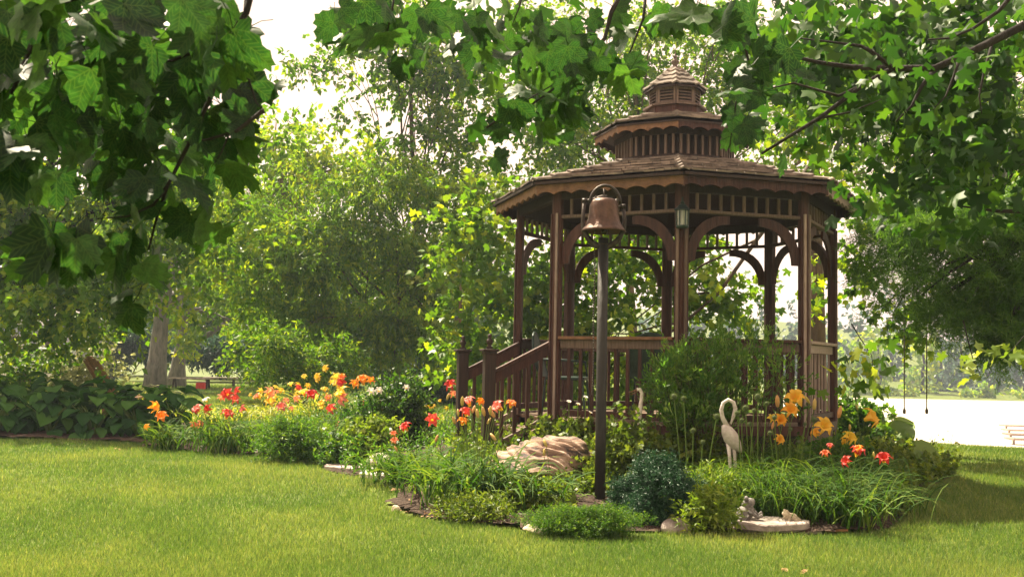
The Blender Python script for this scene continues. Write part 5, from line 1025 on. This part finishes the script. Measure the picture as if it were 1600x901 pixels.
tree('broadleaf_tree', 'sparse tree with airy leaf gaps between gazebo roof and pine', 'tree', gp(1750, 14.5), px_blobs([(1370, 310, 40, 14, .9), (1350, 345, 26, 10, .6), (1340, 440, 30, 30, .6), (1390, 490, 40, 12, .7), (1440, 470, 60, 16, 1.0), (1560, 400, 60, 30, 1.2), (1570, 470, 50, 30, 1.3), (1460, 300, 90, 30, 1.6), (1330, 400, 16, 20, .5), (1560, 290, 80, 40, 2), (1420, 530, 20, 8, .4)], 14.5), 'leaf_mid', 'bark_dark', .1, T_LOBE, 38, r0=.12, limbs=8, trunk_pts=[np.array(gp(1750, 14.5)), at(1740, 420, 14.5), at(1720, 300, 14.5), at(1650, 250, 14.5)], crown_kw=dict(L=.3, per=9, shell=.1))
# ================================================================ far shore
for i, (px_, top, w_, Y, kd) in enumerate(((1290, 500, 40, 168, 0), (1322, 540, 22, 160, 1), (1340, 486, 34, 176, 0), (1372, 520, 26, 159, 1), (1395, 470, 34, 190, 0), (1440, 500, 30, 166, 1), (1470, 520, 30, 172, 0), (1500, 500, 34, 180, 0), (1545, 545, 26, 170, 0), (1560, 480, 40, 196, 0), (1600, 520, 40, 176, 0), (1640, 500, 44, 184, 0), (1250, 500, 44, 180, 0), (1200, 490, 44, 184, 0), (1140, 480, 44, 190, 0), (1080, 490, 44, 186, 0), (1020, 500, 44, 180, 0))):
    lbs = ['hazy blue tree on the far shore beside the gazebo railing', 'pale yellow low tree on the far shore by the hanging maple leaves', 'hazy far tree rising right of the gazebo', 'sunlit pale tree left of the first hanging rope', 'tallest hazy tree behind the first hanging rope', 'sunlit pale tree between the two hanging ropes', 'hazy blue tree right of the second rope', 'hazy blue tree left of the bright maple sprig', 'low hazy tree under the bright maple sprig', 'tall hazy tree behind the pine bough tips', 'hazy far tree at the right picture edge', 'hazy far tree mostly outside the right edge', 'hazy far tree seen through the right gazebo opening', 'far tree behind the right back gazebo post', 'far tree behind the tall feathery shrub', 'far tree behind the nearest gazebo post', 'far tree behind the bell post']
    g = gp(px_, Y); base_py = 622
    n = 4; bl = []
    for q in range(n):
        f = q/(n-1); y = base_py-12-(base_py-12-top)*f; bl.append((px_+random.uniform(-4, 4), y, w_*(1-.72*f) if kd == 0 else w_*(1-.35*f), (base_py-top)/n*.62, 2.0))
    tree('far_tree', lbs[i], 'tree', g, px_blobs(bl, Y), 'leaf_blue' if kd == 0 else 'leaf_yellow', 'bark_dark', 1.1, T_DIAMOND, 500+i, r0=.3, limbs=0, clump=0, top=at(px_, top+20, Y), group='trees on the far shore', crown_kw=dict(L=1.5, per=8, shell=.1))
for i, (px_, w_, h_) in enumerate(((1545, 18, 24), (1420, 26, 12), (1330, 24, 10), (1385, 14, 20), (1505, 16, 10), (1600, 20, 8))):
    Y = 155; shrub(['round yellow green bush on the far shore right of centre', 'low pale bushes under the hanging ropes on the far bank', 'low yellow bush near the gazebo on the far bank', 'upright yellow bush left of the first rope', 'small pale bush under the maple sprig on the far bank', 'low bush on the far bank at the right edge'][i], px_, Y, [(px_, 618-h_*.5, w_, h_*.6, 2.2)], 'leaf_yellow', .8, T_DIAMOND, 600+i, group='bushes on the far shore')
# ================================================================ ropes, dock, chair, tables, house
for i, (x, yt) in enumerate(((1413, 488), (1448, 505))):
    Y = 13.6; a = at(x, 643, Y); t = thing('swing_rope', ('left' if i == 0 else 'right')+' one of two thin ropes hanging from the pine over the bank', 'rope', tuple(a), group='hanging ropes')
    MB().tube([np.zeros(3), at(x, 560, Y)-a, at(x, yt-90, Y)-a], .008, 5).obj('cord', 'rope', t)
    MB().lathe([(0, -.03), (.02, -.02), (.022, .02), (.01, .05), (0, .05)], k=8).obj('knot', 'rope', t, smooth=True)
DK = thing('dock', 'weathered wooden dock sections standing in the bright lake at the right edge', 'dock', (at(1600, 675, 70)[0], 70, -3.1))
dk = np.array(DK.location)
for i, (x0, y) in enumerate(((1566, 664), (1570, 671), (1572, 677.5), (1576, 684.5))):
    d = ray(x0, y); Y = (EYE+2.75)/-d[2]*d[1]; a = at(x0, y, Y)-dk; MB().box(a[0], a[0]+4, a[1]-.6, a[1]+.6, .30, .40).obj('dock_plank', 'wood_skylit_weathered', DK)
    for q in (.3, 1.8, 3.4): MB().tube([(a[0]+q, a[1], -1.2), (a[0]+q, a[1], .42)], .07, 6).obj('dock_post', 'wood_skylit_weathered', DK)
# reclining wooden garden chair behind the hostas
Y = 19.5; c = at(184, 588, Y); g = hz(c[0], Y); AC = thing('garden_chair', 'tilted cedar slat chair back showing above the hostas', 'chair', (c[0], Y, g), R_(-38))
zb = c[2]-g
for k in range(6):
    s_ = (k-2.5)*.085; hh = .85-.06*abs(k-2.5)**1.3; MB().add([(s_-.038, -.05, zb-.45), (s_+.038, -.05, zb-.45), (s_+.038, -.45-hh*.2, zb+hh*.45), (s_-.038, -.45-hh*.2, zb+hh*.45), (s_-.038, -.02, zb-.44), (s_+.038, -.02, zb-.44), (s_+.038, -.42-hh*.2, zb+hh*.46), (s_-.038, -.42-hh*.2, zb+hh*.46)], [(0, 1, 2, 3), (7, 6, 5, 4), (0, 4, 5, 1), (1, 5, 6, 2), (2, 6, 7, 3), (3, 7, 4, 0)]).obj('back_slat', 'cedar', AC)
for k in range(5): MB().box(-.26, .26, .0+k*.1, .085+k*.1, zb-.47+k*.02, zb-.45+k*.02).obj('seat_slat', 'cedar', AC)
for sx in (-1, 1):
    MB().box(sx*.3-.03, sx*.3+.03, .40, .46, 0, zb-.35).obj('leg', 'cedar', AC); MB().box(sx*.3-.03, sx*.3+.03, -.1, -.02, 0, zb-.35).obj('leg', 'cedar', AC)
    MB().box(sx*.32-.06, sx*.32+.06, -.05, .48, zb-.347, zb-.325).obj('armrest', 'cedar', AC)
def table(px, Y, L_, wdt, label, red):
    g = gp(px, Y); t = thing('picnic_table', label, 'table', g, .15, group='low tables on the far lawn')
    for k in range(4): MB().box(-L_/2, L_/2, -wdt/2+k*wdt/4, -wdt/2+(k+.9)*wdt/4, .38, .42).obj('table_plank', 'stone_grey', t)
    for sx in (-1, 1):
        for sy in (-1, 1): MB().tube([(sx*L_*.4, sy*wdt*.2, .38), (sx*L_*.4, sy*wdt*.5, 0)], .035, 6).obj('leg', 'wood_dark', t)
    return t
t = table(303, 38, 1.5, .8, 'low grey table on the far lawn with a red box at its end', 1); table(348, 41, 1.3, .5, 'second low pale table farther right on the shaded lawn', 0)
g = gp(318, 37.6); t = thing('red_cooler', 'small red box beside the low grey table on the far lawn', 'cooler box', g, .1)
MB().box(-.16, .16, -.12, .12, 0, .26).obj('body', 'red_paint', t, bevel=.03); MB().box(-.165, .165, -.125, .125, .265, .31).obj('lid', 'white_paint', t, bevel=.02)
# porch of a house glimpsed at the far left
Y = 44; g = gp(30, Y); k = Y/FPX; HS = thing('house', 'pale house with white porch railing glimpsed between trees at the far left', 'house', g)
MB().box(-3.2, 2.6, .5, 3.5, 0, 2.4).obj('wall', 'pale_blue', HS)
m = MB(); m.add([(-3.6, .1, 2.42), (3, .1, 2.42), (3, 3.9, 2.42), (-3.6, 3.9, 2.42), (-3.6, 2, 3.6), (3, 2, 3.6)], [(0, 1, 5, 4), (2, 3, 4, 5), (0, 4, 3), (1, 2, 5), (0, 3, 2, 1)]); m.obj('roof', 'stone_dark', HS)
MB().box(-3.2, 2.6, -1.0, .498, .25, .4).obj('porch_floor', 'white_paint', HS)
MB().box(-3.2, 2.6, -1.0, -.92, 1.15, 1.22).obj('porch_rail', 'white_paint', HS)
for q in range(30): MB().box(-3.15+q*.195, -3.09+q*.195, -.99, -.94, .4, 1.15).obj('porch_baluster', 'white_paint', HS)
for q in (-2.2, -.4, 1.3):
    w_ = MB().box(q-.4, q+.4, .46, .498, 1.0, 2.0).obj('window', 'white_paint', HS); MB().box(q-.33, q+.33, .44, .458, 1.07, 1.93).obj('pane', 'iron', w_)
# ================================================================ haze
m = bpy.data.materials.new('haze'); m.use_nodes = True; nt = m.node_tree; nt.nodes.remove(nt.nodes['Principled BSDF'])
pv = nt.nodes.new('ShaderNodeVolumePrincipled'); pv.inputs['Color'].default_value = (.72, .82, 1, 1); pv.inputs['Density'].default_value = .0008; pv.inputs['Anisotropy'].default_value = .35
nt.links.new(pv.outputs[0], nt.nodes['Material Output'].inputs['Volume'])
link('haze', MB().box(-440, 440, -70, 560, -8, 45).mesh('haze'), m, kind='stuff')
